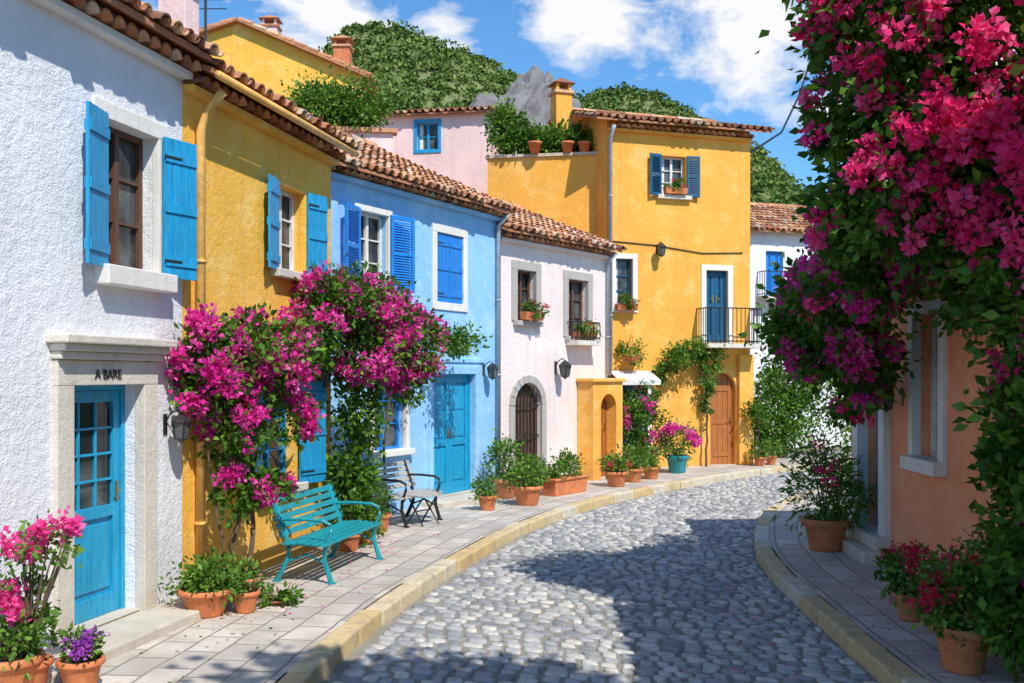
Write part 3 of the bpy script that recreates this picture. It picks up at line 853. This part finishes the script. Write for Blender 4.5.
o9=[(.6,1.25,4.75,6.2),(.6,1.3,2.9,3.9),(2.6,3.3,4.8,5.9),(2.6,3.3,2.9,3.9)]
walls(h9,6.9,5,o9,'w_white',pitch=PI(24)); roof(h9,6.9,5,PI(24),genoise=False)
door(h9,*o9[0],'blue2',.16,'panel',True)
for q in o9[1:]: window(h9,*q); trim(h9,*q,'trimw',.1)
railing(h9.root,.3,1.6,-.4,0,4.72,5.5)
h12=House("far_cream_house",(12.5,31),(20,30)); walls(h12,7.5,6,[(1,1.8,4.5,5.8),(4,4.8,4.5,5.8)],'w_cream',pitch=PI(20)); roof(h12,7.5,6,PI(20),genoise=False)
window(h12,1,1.8,4.5,5.8); window(h12,4,4.8,4.5,5.8)

# grey rock outcrop behind the pink house
mb=MB(); nu,nv=56,30; vs=[]
for j in range(nv+1):
    for i in range(nu):
        a=2*math.pi*i/nu; ph=(math.pi/2)*j/nv
        p=Vector((math.cos(a)*math.cos(ph),math.sin(a)*math.cos(ph),math.sin(ph)))
        f=1+.20*mnoise.noise(p*2.2+Vector((3,1,7)))+.11*mnoise.noise(p*6)+.06*mnoise.noise(p*15)
        vs.append((.35+p.x*3.6*f*(1.15-.25*p.z),41+p.y*3*f,8.0+p.z*6.1*f*(1+.08*p.x)))
fs=[(j*nu+i,j*nu+(i+1)%nu,(j+1)*nu+(i+1)%nu,(j+1)*nu+i) for j in range(nv) for i in range(nu)]
mb.add(vs,fs); mb.make("rock_outcrop",None,['rock'])
mb=MB(); mb.box(-4.5,5.2,37.5,45,-.1,8.6); mb.make("rock_ledge",None,['rock'],bevel=.3)

# coral building on the right
hr=House("coral_house",(4.52,13.3),(4.10,5.4))
oR=[(.55,1.4,.3,2.35),(2.45,3.2,1.32,2.85),(5.6,6.4,1.3,2.8)]
walls(hr,3.5,5,oR,'w_pink',t=.24,pitch=PI(14)); roof(hr,3.5,5,PI(14),over=.15,gmat='w_pink',genoise=False)
door(hr,*oR[0],'blue',.22,'panel'); trim(hr,*oR[0],'trimw',.2,.09,base=0)
for q in oR[1:]: window(hr,*q,dep=.2); trim(hr,*q,'trimw',.13,.05); sill(hr,q[0],q[1],q[2],'trimw',.14,.14)
mb=MB(); mb.box(.2,1.75,-.36,.02,-.05,.15); mb.box(.3,1.65,-.2,.02,.15,.3); mb.make("doorsteps",hr.root,['trim'],bevel=.015)
mb=MB(); mb.box(1.76,7.9,-.03,.02,-.05,.22); mb.make("plinth",hr.root,['trim'],bevel=.01)
lantern(hr,2.0,1.95,.8)
hn=House("added_shade_house",(4.15,5.3),(3.95,-4.5))  # unseen house added beside the viewpoint to shade the right of the lane
oN=[(1.5,2.3,.1,2.2),(3.6,4.5,1.1,2.3),(1.4,2.2,3.6,4.8),(4.2,5.0,3.6,4.8),(6.5,7.3,3.6,4.8)]
walls(hn,6.4,5,oN,'w_yellow',pitch=PI(16)); roof(hn,6.4,5,PI(16),gmat='w_yellow')
door(hn,*oN[0],'tealdoor')
for q in oN[1:]: window(hn,*q); sill(hn,q[0],q[1],q[2]); shutters(hn,*q,'blue')

# ------------------------------------------------------------------ BENCH
def make_bench(name,loc,rz,L=1.72,mat='teal',mframe='teal'):
    r=empty(name,loc,rz); s=MB()
    for i in range(6):
        y=-.03-.083*i; z=.435-.012*abs(i-2)*.6
        s.box(.02,L-.02,y-.034,y+.034,z-.012,z+.012)
    s.make("seat",r,[mat],bevel=.006)
    bk=MB()
    for i in range(5):
        t=i/4; y=.03+.13*t; z=.52+.32*t
        T=Matrix.Translation((0,y,z))@Matrix.Rotation(math.radians(-20),4,'X')
        bk.box(.02,L-.02,-.011,.011,-.032,.032,0,T)
    bk.make("backrest",r,[mat],bevel=.006)
    for k,x in enumerate((.14,L-.14)):
        f=MB()
        def bar(pts,w=.022): f.tube([(x,p[0],p[1]) for p in pts],w,6)
        bar([(-.50,0.01),(-.47,.10),(-.42,.24),(-.43,.36),(-.47,.42)],.028); bar([(.12,0.01),(.07,.1),(.0,.24),(-.02,.36),(.0,.42),(.06,.6),(.17,.88)],.028)
        bar([(-.47,.405),(.0,.405)]); bar([(-.42,.22),(-.22,.30),(0,.22)],.014)
        bar([(.11,.66),(-.15,.67),(-.40,.66),(-.49,.62),(-.50,.55),(-.45,.42)],.02)
        f.box(x-.03,x+.03,-.54,-.46,0,.02); f.box(x-.03,x+.03,.08,.16,0,.02)
        f.make("leg_%d"%(k+1),r,[mframe])
    return r
make_bench("park_bench",(-2.42,10.5,0),math.atan2(.974,.225))
make_bench("wooden_bench",(-2.03,14.55,0),math.atan2(.87,.494),1.15,'greyp','iron')
t=empty("small_table",(-1.32,14.75,0),.9); mb=MB()
for i in range(5): mb.box(-.22,.22,-.22+i*.09,-.22+i*.09+.08,.42,.445)
mb.make("table_top",t,['greyp'],bevel=.004); mb=MB()
for sx in (-1,1):
    mb.tube([(sx*.17,-.17,0),(sx*.15,.15,.42)],.013,6); mb.tube([(sx*.16,.17,0),(sx*.14,-.15,.42)],.013,6)
mb.tube([(-.15,0,.2),(.15,0,.2)],.01,6); mb.make("table_legs",t,['iron'])

# ------------------------------------------------------------------ POTS
def pot_mesh(root,r,h_,mat,n=28):
    mb=MB(); mb.lathe([(0,0.0),(r*.62,0),(r*.66,.02),(r*.86,h_*.78),(r*.88,h_*.8),(r*1.0,h_*.81),(r*1.02,h_*.86),(r*1.0,h_*.98),(r*.97,h_),(r*.88,h_),(r*.86,h_*.9)],(0,0,0),n,0)
    mb.lathe([(r*.87,h_*.9),(r*.4,h_*.93),(0,h_*.93)],(0,0,0),n,1)
    mb.make("pot",root,[mat,'soil'],smooth=True)

def potted(loc,r,h_,blobs,leafn=.07,fl=None,nfl=0,mat='terracotta',lmat='leaf2',frc=.05,fsz=.035,name="potted_plant",fper=14,stems=6,wid=.5,z=0,spread=.24):
    e=empty(name,(loc[0],loc[1],z),random.uniform(0,6)); pot_mesh(e,r,h_,mat)
    bl=[((b[0],b[1],b[2]+h_),(b[3],b[3],b[4]),b[5]) for b in blobs]
    foliage("foliage",e,bl,leafn,lmat,wid,per=30,spread=spread)
    mb=MB()
    for i in range(stems):
        b=random.choice(bl); c=b[0]; a=random.uniform(0,6.28)
        tip=(c[0]+math.cos(a)*b[1][0]*.7,c[1]+math.sin(a)*b[1][0]*.7,c[2]+random.uniform(-.1,.8)*b[1][2])
        mb.tube([(c[0]*.2,c[1]*.2,h_*.9),((c[0]*.2+tip[0])/2*.8,(c[1]*.2+tip[1])/2*.8,(h_+tip[2])/2),tip],[.012,.009,.004],5)
    mb.make("stems",e,['bark'])
    if fl: bloom("flowers",e,shell(bl,nfl,(0,0,1),-.35),frc,fper,fsz,fl)
    return e

potted((-2.81,9.17),.25,.25,[(0,0,.06,.25,.11,800),(.1,.05,.10,.2,.12,350)],.07,z=.0,spread=.3)
potted((-2.47,9.28),.13,.2,[(0,0,.05,.15,.07,220)],.06)
potted((-2.62,9.75),.2,.24,[(0,0,.06,.18,.10,300)],.07,mat='terracotta2')
potted((-2.25,9.6),.12,.05,[(0,0,.05,.18,.06,260)],.07,mat='terracotta2')
potted((-3.42,6.8),.22,.30,[(0,0,.12,.24,.15,460)],.075,'pinkfl',9,frc=.05,fsz=.045,fper=14)
potted((-3.34,6.9),.16,.24,[(0,0,.34,.18,.24,170),(.05,0,.62,.30,.20,190),(-.12,.1,.8,.22,.16,110)],.075,'pinkfl',40,frc=.06,fsz=.052,fper=18,stems=18)
potted((-3.02,7.0),.16,.22,[(0,0,.08,.16,.08,330)],.06,'purple',26,frc=.04,fsz=.028,fper=14)
potted((-2.05,12.55),.17,.22,[(0,0,.18,.24,.26,600)],.07)
potted((-1.9,13.05),.15,.22,[(0,0,.12,.2,.2,450)],.07,'redfl',8)
potted((-2.15,13.4),.2,.3,[(0,0,.3,.28,.36,800)],.08)
potted((-1.85,14.0),.16,.26,[(0,0,.15,.2,.2,400)],.07)
potted((-.40,16.3),.17,.24,[(0,0,.12,.2,.16,420)],.07)
potted((.26,16.95),.27,.33,[(0,0,.12,.3,.2,800)],.08)
potted((-.12,17.9),.24,.35,[(0,0,.3,.3,.38,1000)],.08,mat='terracotta2')
potted((.35,18.0),.22,.3,[(0,0,.22,.26,.24,700)],.08)
potted((2.06,19.75),.24,.3,[(0,0,.12,.27,.18,700)],.08,'redfl',10)
potted((2.5,20.6),.22,.28,[(0,0,.2,.3,.25,700)],.08)
potted((2.95,21.2),.2,.26,[(0,0,.2,.28,.25,600)],.08)
potted((3.72,22.5),.27,.4,[(0,0,.3,.44,.34,1100)],.08,'magenta',110,mat='tealpot',frc=.07,fsz=.05,fper=16)
potted((6.0,24.2),.16,.22,[(0,0,.15,.22,.18,350)],.08); potted((6.35,24.5),.15,.22,[(0,0,.2,.22,.25,350)],.08)
e=empty("planter_box",(.98,18.55,0),math.atan2(.793,.609)); mb=MB()
mb.add([(-.5,-.14,0),(.5,-.14,0),(.5,.14,0),(-.5,.14,0),(-.54,-.17,.28),(.54,-.17,.28),(.54,.17,.28),(-.54,.17,.28)],[(0,3,2,1),(0,1,5,4),(1,2,6,5),(2,3,7,6),(3,0,4,7)])
mb.box(-.57,.57,-.2,.2,.28,.32); mb.make("box",e,['terracotta'],bevel=.01)
foliage("foliage",e,[((-.3,0,.45),(.25,.2,.16),500),((.2,0,.5),(.28,.2,.22),600)],.08,'leaf2',.5)
potted((3.95,12.6),.3,.4,[(0,0,.35,.42,.42,1200),(-.25,0,.2,.3,.25,450),(.1,.0,.75,.25,.3,300)],.11,'redpink',16,frc=.06,fsz=.05,wid=.3,mat='terracotta')
potted((3.60,9.0),.17,.24,[(0,0,.2,.25,.20,700)],.075,'redfl',34,frc=.045,fsz=.035,mat='terracotta2')
potted((3.36,7.45),.22,.34,[(0,0,.17,.30,.22,1000),(-.12,0,.3,.22,.18,300)],.075,'redfl',52,frc=.045,fsz=.035,mat='terracotta')
potted((3.8,8.15),.2,.3,[(0,0,.3,.28,.3,700)],.08,'redpink',16)

def wplanter(h,x0,x1,y,z,fl,n=14):
    e=empty("window_planter",h.w(x0,y,z),h.ang); L=x1-x0; mb=MB()
    mb.add([(0,-.07,0),(L,-.07,0),(L,.07,0),(0,.07,0),(-.02,-.09,.15),(L+.02,-.09,.15),(L+.02,.09,.15),(-.02,.09,.15)],[(0,3,2,1),(0,1,5,4),(1,2,6,5),(2,3,7,6),(3,0,4,7),(4,5,6,7)])
    mb.make("trough",e,['terracotta'],bevel=.008)
    bl=[((L*.3,-.04,.22),(L*.32,.15,.13),260),((L*.7,-.06,.2),(L*.32,.15,.14),260)]
    foliage("foliage",e,bl,.07,'leaf2',.5); bloom("flowers",e,shell(bl,n,(0,-1,.4),-.2),.045,12,.035,fl)
wplanter(h4,.62,1.18,-.15,3.27,'redfl'); wplanter(h4,2.4,3.05,-.17,2.95,'redfl',10)
wplanter(h5,1.45,2.0,-.12,6.52,'redfl',8); wplanter(h5,.2,.7,-.13,3.72,'redfl',8)
e=empty("hanging_basket",h5.w(.55,-.25,2.75)); foliage("foliage",e,[((0,0,0),(.3,.25,.32),500)],.08,'leaf2',.5)
mb=MB(); mb.lathe([(0,-.3),(.14,-.25),(.2,-.1)],(0,0,0),14); mb.tube([(0,0,-.2),(0,0,.35),(0,.25,.4)],.01,5); mb.make("basket",e,['terracotta'])

# ------------------------------------------------------------------ CLIMBERS
def catmull3(pts):
    P=[np.array(p,float) for p in pts]; P=[2*P[0]-P[1]]+P+[2*P[-1]-P[-2]]; out=[]
    for i in range(1,len(P)-2):
        for k in range(6):
            t=k/6; out.append(.5*((2*P[i])+(-P[i-1]+P[i+1])*t+(2*P[i-1]-5*P[i]+4*P[i+1]-P[i+2])*t*t+(-P[i-1]+3*P[i]-3*P[i+1]+P[i+2])*t**3))
    out.append(P[-2]); return out
def vine(root,paths,name="stems"):
    mb=MB()
    for pts,r0 in paths:
        P=catmull3(pts); n=len(P); mb.tube([tuple(p+RNG.normal(size=3)*r0*.3) for p in P],[r0*(1-.75*i/n) for i in range(n)],7)
    mb.make(name,root,['bark'],smooth=True)

e=empty("bougainvillea")
b1=[((-2.95,9.75,2.25),(.30,.5,.40),1500),((-2.72,10.2,2.45),(.28,.5,.33),1300),((-2.78,10.0,1.65),(.25,.4,.38),1100),((-2.45,10.75,2.35),(.3,.45,.42),1200),
    ((-2.7,9.95,1.05),(.22,.3,.22),500),((-2.45,10.1,1.05),(.18,.2,.2),300),((-2.4,10.9,1.75),(.22,.3,.3),450),((-2.95,9.65,2.65),(.2,.3,.2),350)]
foliage("foliage",e,b1,.085,'leaf')
bloom("flowers",e,shell(b1,270,(.5,-.7,.35),-.15),.085,22,.055,'magenta')
vine(e,[([(-2.72,9.85,0),(-2.76,9.9,.5),(-2.68,9.95,1.0),(-2.8,10.0,1.6),(-2.85,9.85,2.4)],.035),([(-2.66,9.92,0),(-2.6,10.0,.6),(-2.62,10.1,1.2),(-2.55,10.5,2.0),(-2.45,10.8,2.5)],.03),([(-2.75,9.8,.0),(-2.85,9.75,.7),(-2.95,9.7,1.5),(-3.0,9.7,2.2)],.02)])
e=empty("bougainvillea")
b2_=[((-2.25,12.2,3.12),(.32,.5,.30),1500),((-1.95,12.7,3.12),(.42,.6,.34),2100),((-1.65,13.2,2.9),(.42,.6,.40),2000),((-1.35,13.6,2.62),(.38,.5,.43),1500),
     ((-1.9,12.8,2.5),(.4,.5,.42),1600),((-2.35,11.9,2.7),(.28,.4,.4),900),((-1.45,13.6,2.15),(.25,.4,.3),600),((-1.95,12.9,1.7),(.26,.4,.5),1300),((-2.05,12.8,1.0),(.24,.35,.5),1200),((-1.98,12.9,.5),(.24,.35,.4),700)]
foliage("foliage",e,b2_,.085,'leaf')
bloom("flowers",e,shell(b2_[:7],420,(.4,-.7,.4),-.2),.09,22,.055,'magenta')
vine(e,[([(-2.15,12.9,0),(-2.1,12.95,.8),(-2.0,12.9,1.6),(-2.0,12.8,2.5),(-1.8,12.9,3.1)],.05),([(-2.1,12.95,0),(-2.0,13.0,1.2),(-1.7,13.2,2.2),(-1.4,13.5,2.8)],.035)])
e=empty("climbing_vine"); bb=[((-1.05,16.2,2.8),(.35,.4,.2),700),((-.75,16.6,2.75),(.3,.4,.2),550),((-1.4,15.5,2.8),(.3,.4,.2),450)]
foliage("foliage",e,bb,.08,'leaf2'); vine(e,[([(-1.9,15.3,0),(-1.95,15.4,1.4),(-1.6,15.6,2.6),(-.8,16.7,2.75)],.025)])
def gw(px,y,z): return tuple(h5.w(px,y,z))
e=empty("climbing_vine"); bb=[(gw(1.6,-.25,2.55),(.35,.3,.3),700),(gw(2.1,-.3,2.8),(.35,.3,.28),700),(gw(2.55,-.3,2.6),(.25,.3,.3),500),(gw(2.5,-.25,2.1),(.14,.15,.4),350),(gw(2.52,-.25,1.5),(.12,.15,.3),250),(gw(1.35,-.25,2.2),(.2,.2,.25),300)]
foliage("foliage",e,bb,.09,'leaf2'); vine(e,[([gw(2.5,-.2,0),gw(2.52,-.2,1.2),gw(2.45,-.2,2.2),gw(1.9,-.2,2.8),gw(1.4,-.2,2.5)],.03)])
e=empty("flowering_shrub"); bb=[((2.65,22.4,1.3),(.35,.35,.5),1100),((3.05,22.8,1.2),(.3,.35,.5),900),((2.8,22.5,.6),(.42,.4,.4),900),((3.1,23.1,1.7),(.25,.3,.3),400)]
foliage("foliage",e,bb,.09,'leaf'); bloom("flowers",e,shell(bb,50,(0,-1,.2),-.1),.07,16,.05,'magenta'); vine(e,[([(2.8,22.7,0),(2.8,22.7,.8),(2.75,22.6,1.5)],.03)])
e=empty("garden_shrub"); bb=[(gw(3.85,-.35,1.35),(.25,.25,.42),600)]; foliage("foliage",e,bb,.09,'leaf2'); vine(e,[([gw(3.85,-.35,0),gw(3.85,-.35,1.3)],.03)])
e=empty("garden_tree"); bb=[((7.0,27,1.2),(.8,.8,1.0),2200),((7.6,27.6,2.0),(.8,.8,.8),1800),((7.1,26.6,.6),(.8,.6,.6),1200),((8.6,27.5,1.6),(.9,.9,1.0),1800),((10,27,1.8),(1.2,1,1.3),2200)]
foliage("foliage",e,bb,.13,'leaf'); vine(e,[([(7.4,27.3,0),(7.4,27.3,1.0),(7.5,27.4,2.2)],.09)])
e=empty("garden_shrub"); bb=[((6.4,17.0,.9),(.7,.7,.9),1600),((7.6,18.3,1.3),(.9,.9,1.2),2000),((5.7,15.4,.8),(.5,.6,.8),1100)]
foliage("foliage",e,bb,.1,'leaf'); vine(e,[([(6.4,17.6,0),(6.4,17.6,1.2)],.06)])
e=empty("terrace_plants"); bb=[]
for x,rz,zz in ((-.35,.5,8.25),(-.05,.55,8.15),(.3,.35,8.0),(.6,.28,7.95),(.95,.30,7.95),(1.35,.36,8.05),(1.75,.34,8.0),(2.1,.25,7.9)): bb.append(((x,24.6,zz),(.36,.3,rz),950))
foliage("foliage",e,bb,.12,'leaf2')
mb=MB()
for x in (.55,1.35,1.75): mb.lathe([(0,0),(.11,0),(.15,.2),(.17,.2),(.17,.25),(0,.25)],(x,24.2,7.585),14)
mb.make("pots",e,['terracotta'],smooth=True)
e=empty("hedge"); bb=[((-4.6,24.5,8.75),(.75,.5,.5),4000),((-3.75,24.6,8.8),(.65,.5,.55),3600),((-5.2,24.5,8.5),(.4,.4,.4),1200)]
foliage("foliage",e,bb,.11,'leaf2',per=60,spread=.3); vine(e,[([(-4.5,24.6,8.1),(-4.5,24.6,8.9)],.06)])

# ------------------------------------------------------------------ BIG BOUGAINVILLEA, right
e=empty("bougainvillea")
br=[((3.35,8.2,5.25),(.85,.8,.5),3900),((3.2,8.3,4.45),(.62,.8,.55),3300),((3.85,7.9,4.6),(.75,.7,.8),4200),((3.15,8.2,3.75),(.52,.7,.55),3100),
    ((3.7,8.2,3.75),(.6,.6,.55),2800),((3.25,9.3,3.3),(.42,.6,.5),2000),((3.45,10.4,2.95),(.50,.7,.5),2400),((3.22,11.0,2.65),(.38,.6,.40),1600),
    ((3.75,10.8,2.35),(.35,.5,.40),1200),((3.9,7.5,3.4),(.45,.45,.65),2300),((3.85,7.4,2.6),(.28,.4,.6),1500),((3.76,7.3,1.8),(.20,.3,.6),1100),((3.72,7.25,1.05),(.20,.3,.5),1000),((3.70,7.2,.5),(.24,.3,.4),900),
    ((3.95,8.6,2.85),(.18,.3,.35),400),((3.95,11.6,2.0),(.2,.3,.3),300),((4.2,9.6,4.0),(.6,.8,.45),1900),((4.15,11.2,3.5),(.5,.9,.35),1400)]
foliage("foliage",e,br,.115,'leaf',per=45,spread=.23)
bf=[br[i] for i in (5,6,7,8,17)]
# large trusses of bracts, grouped into a few showy masses with leaf between them
tr=[]
for (x,y,z,n,s) in ((3.75,7.1,5.15,16,.22),(3.25,7.3,5.35,12,.2),(2.75,7.6,5.2,7,.16),(3.35,7.35,4.05,22,.22),(3.75,7.15,3.75,16,.2),(3.15,7.4,3.8,12,.18),
                    (2.7,7.8,4.55,7,.14),(4.0,7.0,4.4,12,.2),(3.55,7.2,4.55,7,.14),(2.75,7.8,3.85,7,.13),(3.0,7.7,3.4,9,.15),(3.85,7.05,3.2,12,.2),(3.45,7.35,3.35,8,.16),(2.55,8.1,4.95,5,.12),(3.1,7.5,4.8,5,.14)):
    P=RNG.normal(size=(n,3))*np.array([s,s*.6,s*.8])+np.array([x,y,z])
    tr+=list(P)
bloom("flowers",e,tr,.095,36,.072,'redpink')
bloom("flowers",e,shell([br[i] for i in (0,1,2,3)],34,(-.4,-.8,0),.1,1.0,1.25),.07,22,.062,'redpink')
bloom("flowers",e,shell(bf,250,(-.4,-.8,.1),-.1,.9,1.25),.09,26,.06,'magenta')
bloom("flowers",e,shell([br[i] for i in (9,10,11,12,14,15)],70,(-.5,-.8,.1),0,1.0,1.3),.065,20,.055,'redpink')
vine(e,[([(3.95,7.3,0),(3.9,7.3,1.2),(3.95,7.5,2.4),(3.95,7.9,3.4),(3.7,8.1,4.6),(3.3,8.2,5.4)],.06),([(3.98,7.4,0),(4.0,7.5,1.5),(4.02,8.4,3.0),(3.8,9.6,3.3),(3.4,11,2.8)],.05),([(3.9,7.8,3.6),(3.4,8.1,4.0),(2.9,8.3,4.4)],.025)])
sp=[]
for (x,y,z) in ((2.6,8.2,4.9),(2.6,8.3,4.45),(2.62,8.2,4.1),(2.7,8.4,3.6),(2.75,8.6,3.3),(2.6,8.0,5.3),(2.85,9.6,2.9),(2.45,8.1,5.25)):
    sp.append(((x,y,z),(.2,.2,.14),130))
foliage("hanging_sprays",e,sp,.1,'leaf'); bloom("flowers",e,shell(sp,24,(-.4,-.8,-.2),-.2),.075,20,.065,'redpink')

# unseen tree added behind the viewpoint to cast leaf shadow on the lane
e=empty("added_shade_tree"); bb=[((2.7,1.2,6.9),(1.2,1.1,.8),1500),((1.8,1.6,7.1),(1.0,1.0,.7),1200),((3.3,2.0,6.6),(.8,1.0,.7),900),((2.4,2.5,6.6),(1.0,.8,.6),1000)]
foliage("foliage",e,bb,.2,'leaf',.8,per=30); vine(e,[([(3.5,.0,0),(3.5,.1,2.5),(3.2,.7,4.8),(2.6,1.3,6.8)],.16),([(3.3,.6,4.5),(3.1,1.6,5.6),(2.4,2.4,6.6)],.08)])

# ------------------------------------------------------------------ HILL
XT=[-160,-80,-36,-30,-24,-17,-9,0,7,13,21,28,36,43,60,100,180]; ZT=[34,44,47,50,53.5,54.5,52.5,49,47,46,44.5,41.5,35.5,29.5,21,15,11]
def hz(x,y):
    t=np.clip((y-62)/88,0,1); R=np.interp(x,XT,ZT)-1
    z=R*t**1.15
    z=np.where(y>150, R-(y-150)*.25, z)
    return z+1.3*np.sin(x*.13+y*.07)*t+.8*np.sin(x*.31-y*.11)*t-.3
gx=np.linspace(-160,180,150); gy=np.linspace(55,230,80)
X,Y=np.meshgrid(gx,gy); Z=hz(X,Y)
vs=np.stack([X,Y,Z],-1).reshape(-1,3); nx=len(gx)
fs=[(j*nx+i,j*nx+i+1,(j+1)*nx+i+1,(j+1)*nx+i) for j in range(len(gy)-1) for i in range(nx-1)]
mb=MB(); mb.add([tuple(v) for v in vs],fs); mb.make("hill",None,['hillsoil'],smooth=True)
nt_=5200; tx=RNG.uniform(-45,65,nt_); ty=RNG.uniform(100,153,nt_); tz=hz(tx,ty)
rad=RNG.uniform(.45,.85,nt_)*RNG.choice([.8,1.1,1.9],nt_,p=[.5,.35,.15]); per=30; idx=np.repeat(np.arange(nt_),per); n=len(idx)
u=unit(RNG.normal(size=(n,3))); u[:,2]=np.abs(u[:,2])*1.0-.1
P=np.stack([tx,ty,tz+rad*.3],1)[idx]+u*rad[idx][:,None]*RNG.uniform(.6,1.05,size=(n,1))*np.array([1.25,1.2,.8])
D=unit(u*.6+RNG.normal(size=(n,3))*.7)
V=leaf_quads(P-D*.22,D,.52*RNG.uniform(.6,1.3,size=n)*(.6+.35*rad[idx]),.9,.15)
patch=.5+.5*np.sin(tx*.21+1.3*np.sin(ty*.13))*np.sin(ty*.17+tx*.05)
var=np.clip(.45*RNG.uniform(0,1,size=nt_)[idx]+.3*patch[idx]+.25*RNG.uniform(0,1,n),0,1)
quads_np("hill_forest",V,var,'hilltree')

mb=MB(); mb.tube([(9.4,30,13.6),(8.7,28.8,11.6),(7.9,27.5,9.9),(7.0,26,8.5),(5.9,24.7,7.7)],.03,5); mb.make("overhead_cable",None,['iron'])
e=empty("tv_antenna",(-4.35,14.2,6.2)); mb=MB(); mb.tube([(0,0,-.5),(0,0,1.9)],.02,6)
for i in range(5): mb.tube([(-.3+.0*i,.0,1.2+i*.13),(.3,.0,1.2+i*.13)],.008,4)
mb.tube([(-.0,-.3,1.7),(0,.3,1.7)],.01,4); mb.make("mast",e,['iron'])

# ------------------------------------------------------------------ LIGHT, SKY, CAMERA
EL=math.radians(50); hx,hy=.5,-.866
v=Vector((hx*math.cos(EL),hy*math.cos(EL),math.sin(EL)))
ld=bpy.data.lights.new("sun",'SUN'); ld.energy=5.0; ld.angle=math.radians(.5); ld.color=(1,.95,.86)
lo=bpy.data.objects.new("sun",ld); COL.objects.link(lo); lo.rotation_euler=v.to_track_quat('Z','Y').to_euler(); lo.location=(10,-10,20)
w=bpy.data.worlds.new("World"); scene.world=w; w.use_nodes=True; nt=w.node_tree
bg=nt.nodes["Background"]; bg.inputs[1].default_value=.15
sky=N(nt,"ShaderNodeTexSky",sky_type='NISHITA'); sky.sun_disc=False; sky.sun_elevation=EL; sky.sun_rotation=math.atan2(hx,hy)
sky.ozone_density=3.0; sky.dust_density=.3; sky.air_density=1.0
tc=N(nt,"ShaderNodeTexCoord"); g=tc.outputs["Generated"]
mp=N(nt,"ShaderNodeMapping"); mp.inputs["Scale"].default_value=(1,1,1.7); nt.links.new(g,mp.inputs[0])
n1=noise(nt,mp.outputs[0],11,4,.6); n1.inputs["Detail"].default_value=7; n1.inputs["Distortion"].default_value=.25
acc=None
for (d,r0,r1,k) in (((.075,1,.385),.0,.09,.44),((-.19,1,.375),.0,.12,.42),((-.075,1,.335),.0,.06,.34),((.25,1,.36),.0,.17,.32),((.42,1,.33),0,.2,.3),((-.6,1,.5),0,.3,.3),((.2,1,.6),0,.25,.3)):
    dv=Vector(d).normalized()
    vm=N(nt,"ShaderNodeVectorMath",operation='DISTANCE'); nt.links.new(g,vm.inputs[0]); vm.inputs[1].default_value=dv
    o_=maprange(nt,vm.outputs["Value"],r1,r0,0,k)
    if acc is None: acc=o_
    else:
        ad=N(nt,"ShaderNodeMath",operation='MAXIMUM'); nt.links.new(acc,ad.inputs[0]); nt.links.new(o_,ad.inputs[1]); acc=ad.outputs[0]
ad=N(nt,"ShaderNodeMath",operation='ADD'); nt.links.new(acc,ad.inputs[0]); nt.links.new(n1.outputs[0],ad.inputs[1])
cf=maprange(nt,ad.outputs[0],.64,.82,0,.97)
sk=mixc(nt,1.0,sky.outputs[0],(.60,1.0,1.24),'MULTIPLY')
nt.links.new(mixc(nt,cf,sk,(6.6,6.6,6.6)),bg.inputs[0])

cam=bpy.data.cameras.new("camera"); co=bpy.data.objects.new("camera",cam); COL.objects.link(co)
co.location=(0,0,2.2); co.rotation_euler=(math.radians(90),0,0)
cam.sensor_width=36; cam.lens=35.156; cam.shift_y=.0327; cam.clip_end=3000; cam.clip_start=.05
scene.camera=co
scene.view_settings.view_transform='Standard'; scene.view_settings.look='None'; scene.view_settings.exposure=0
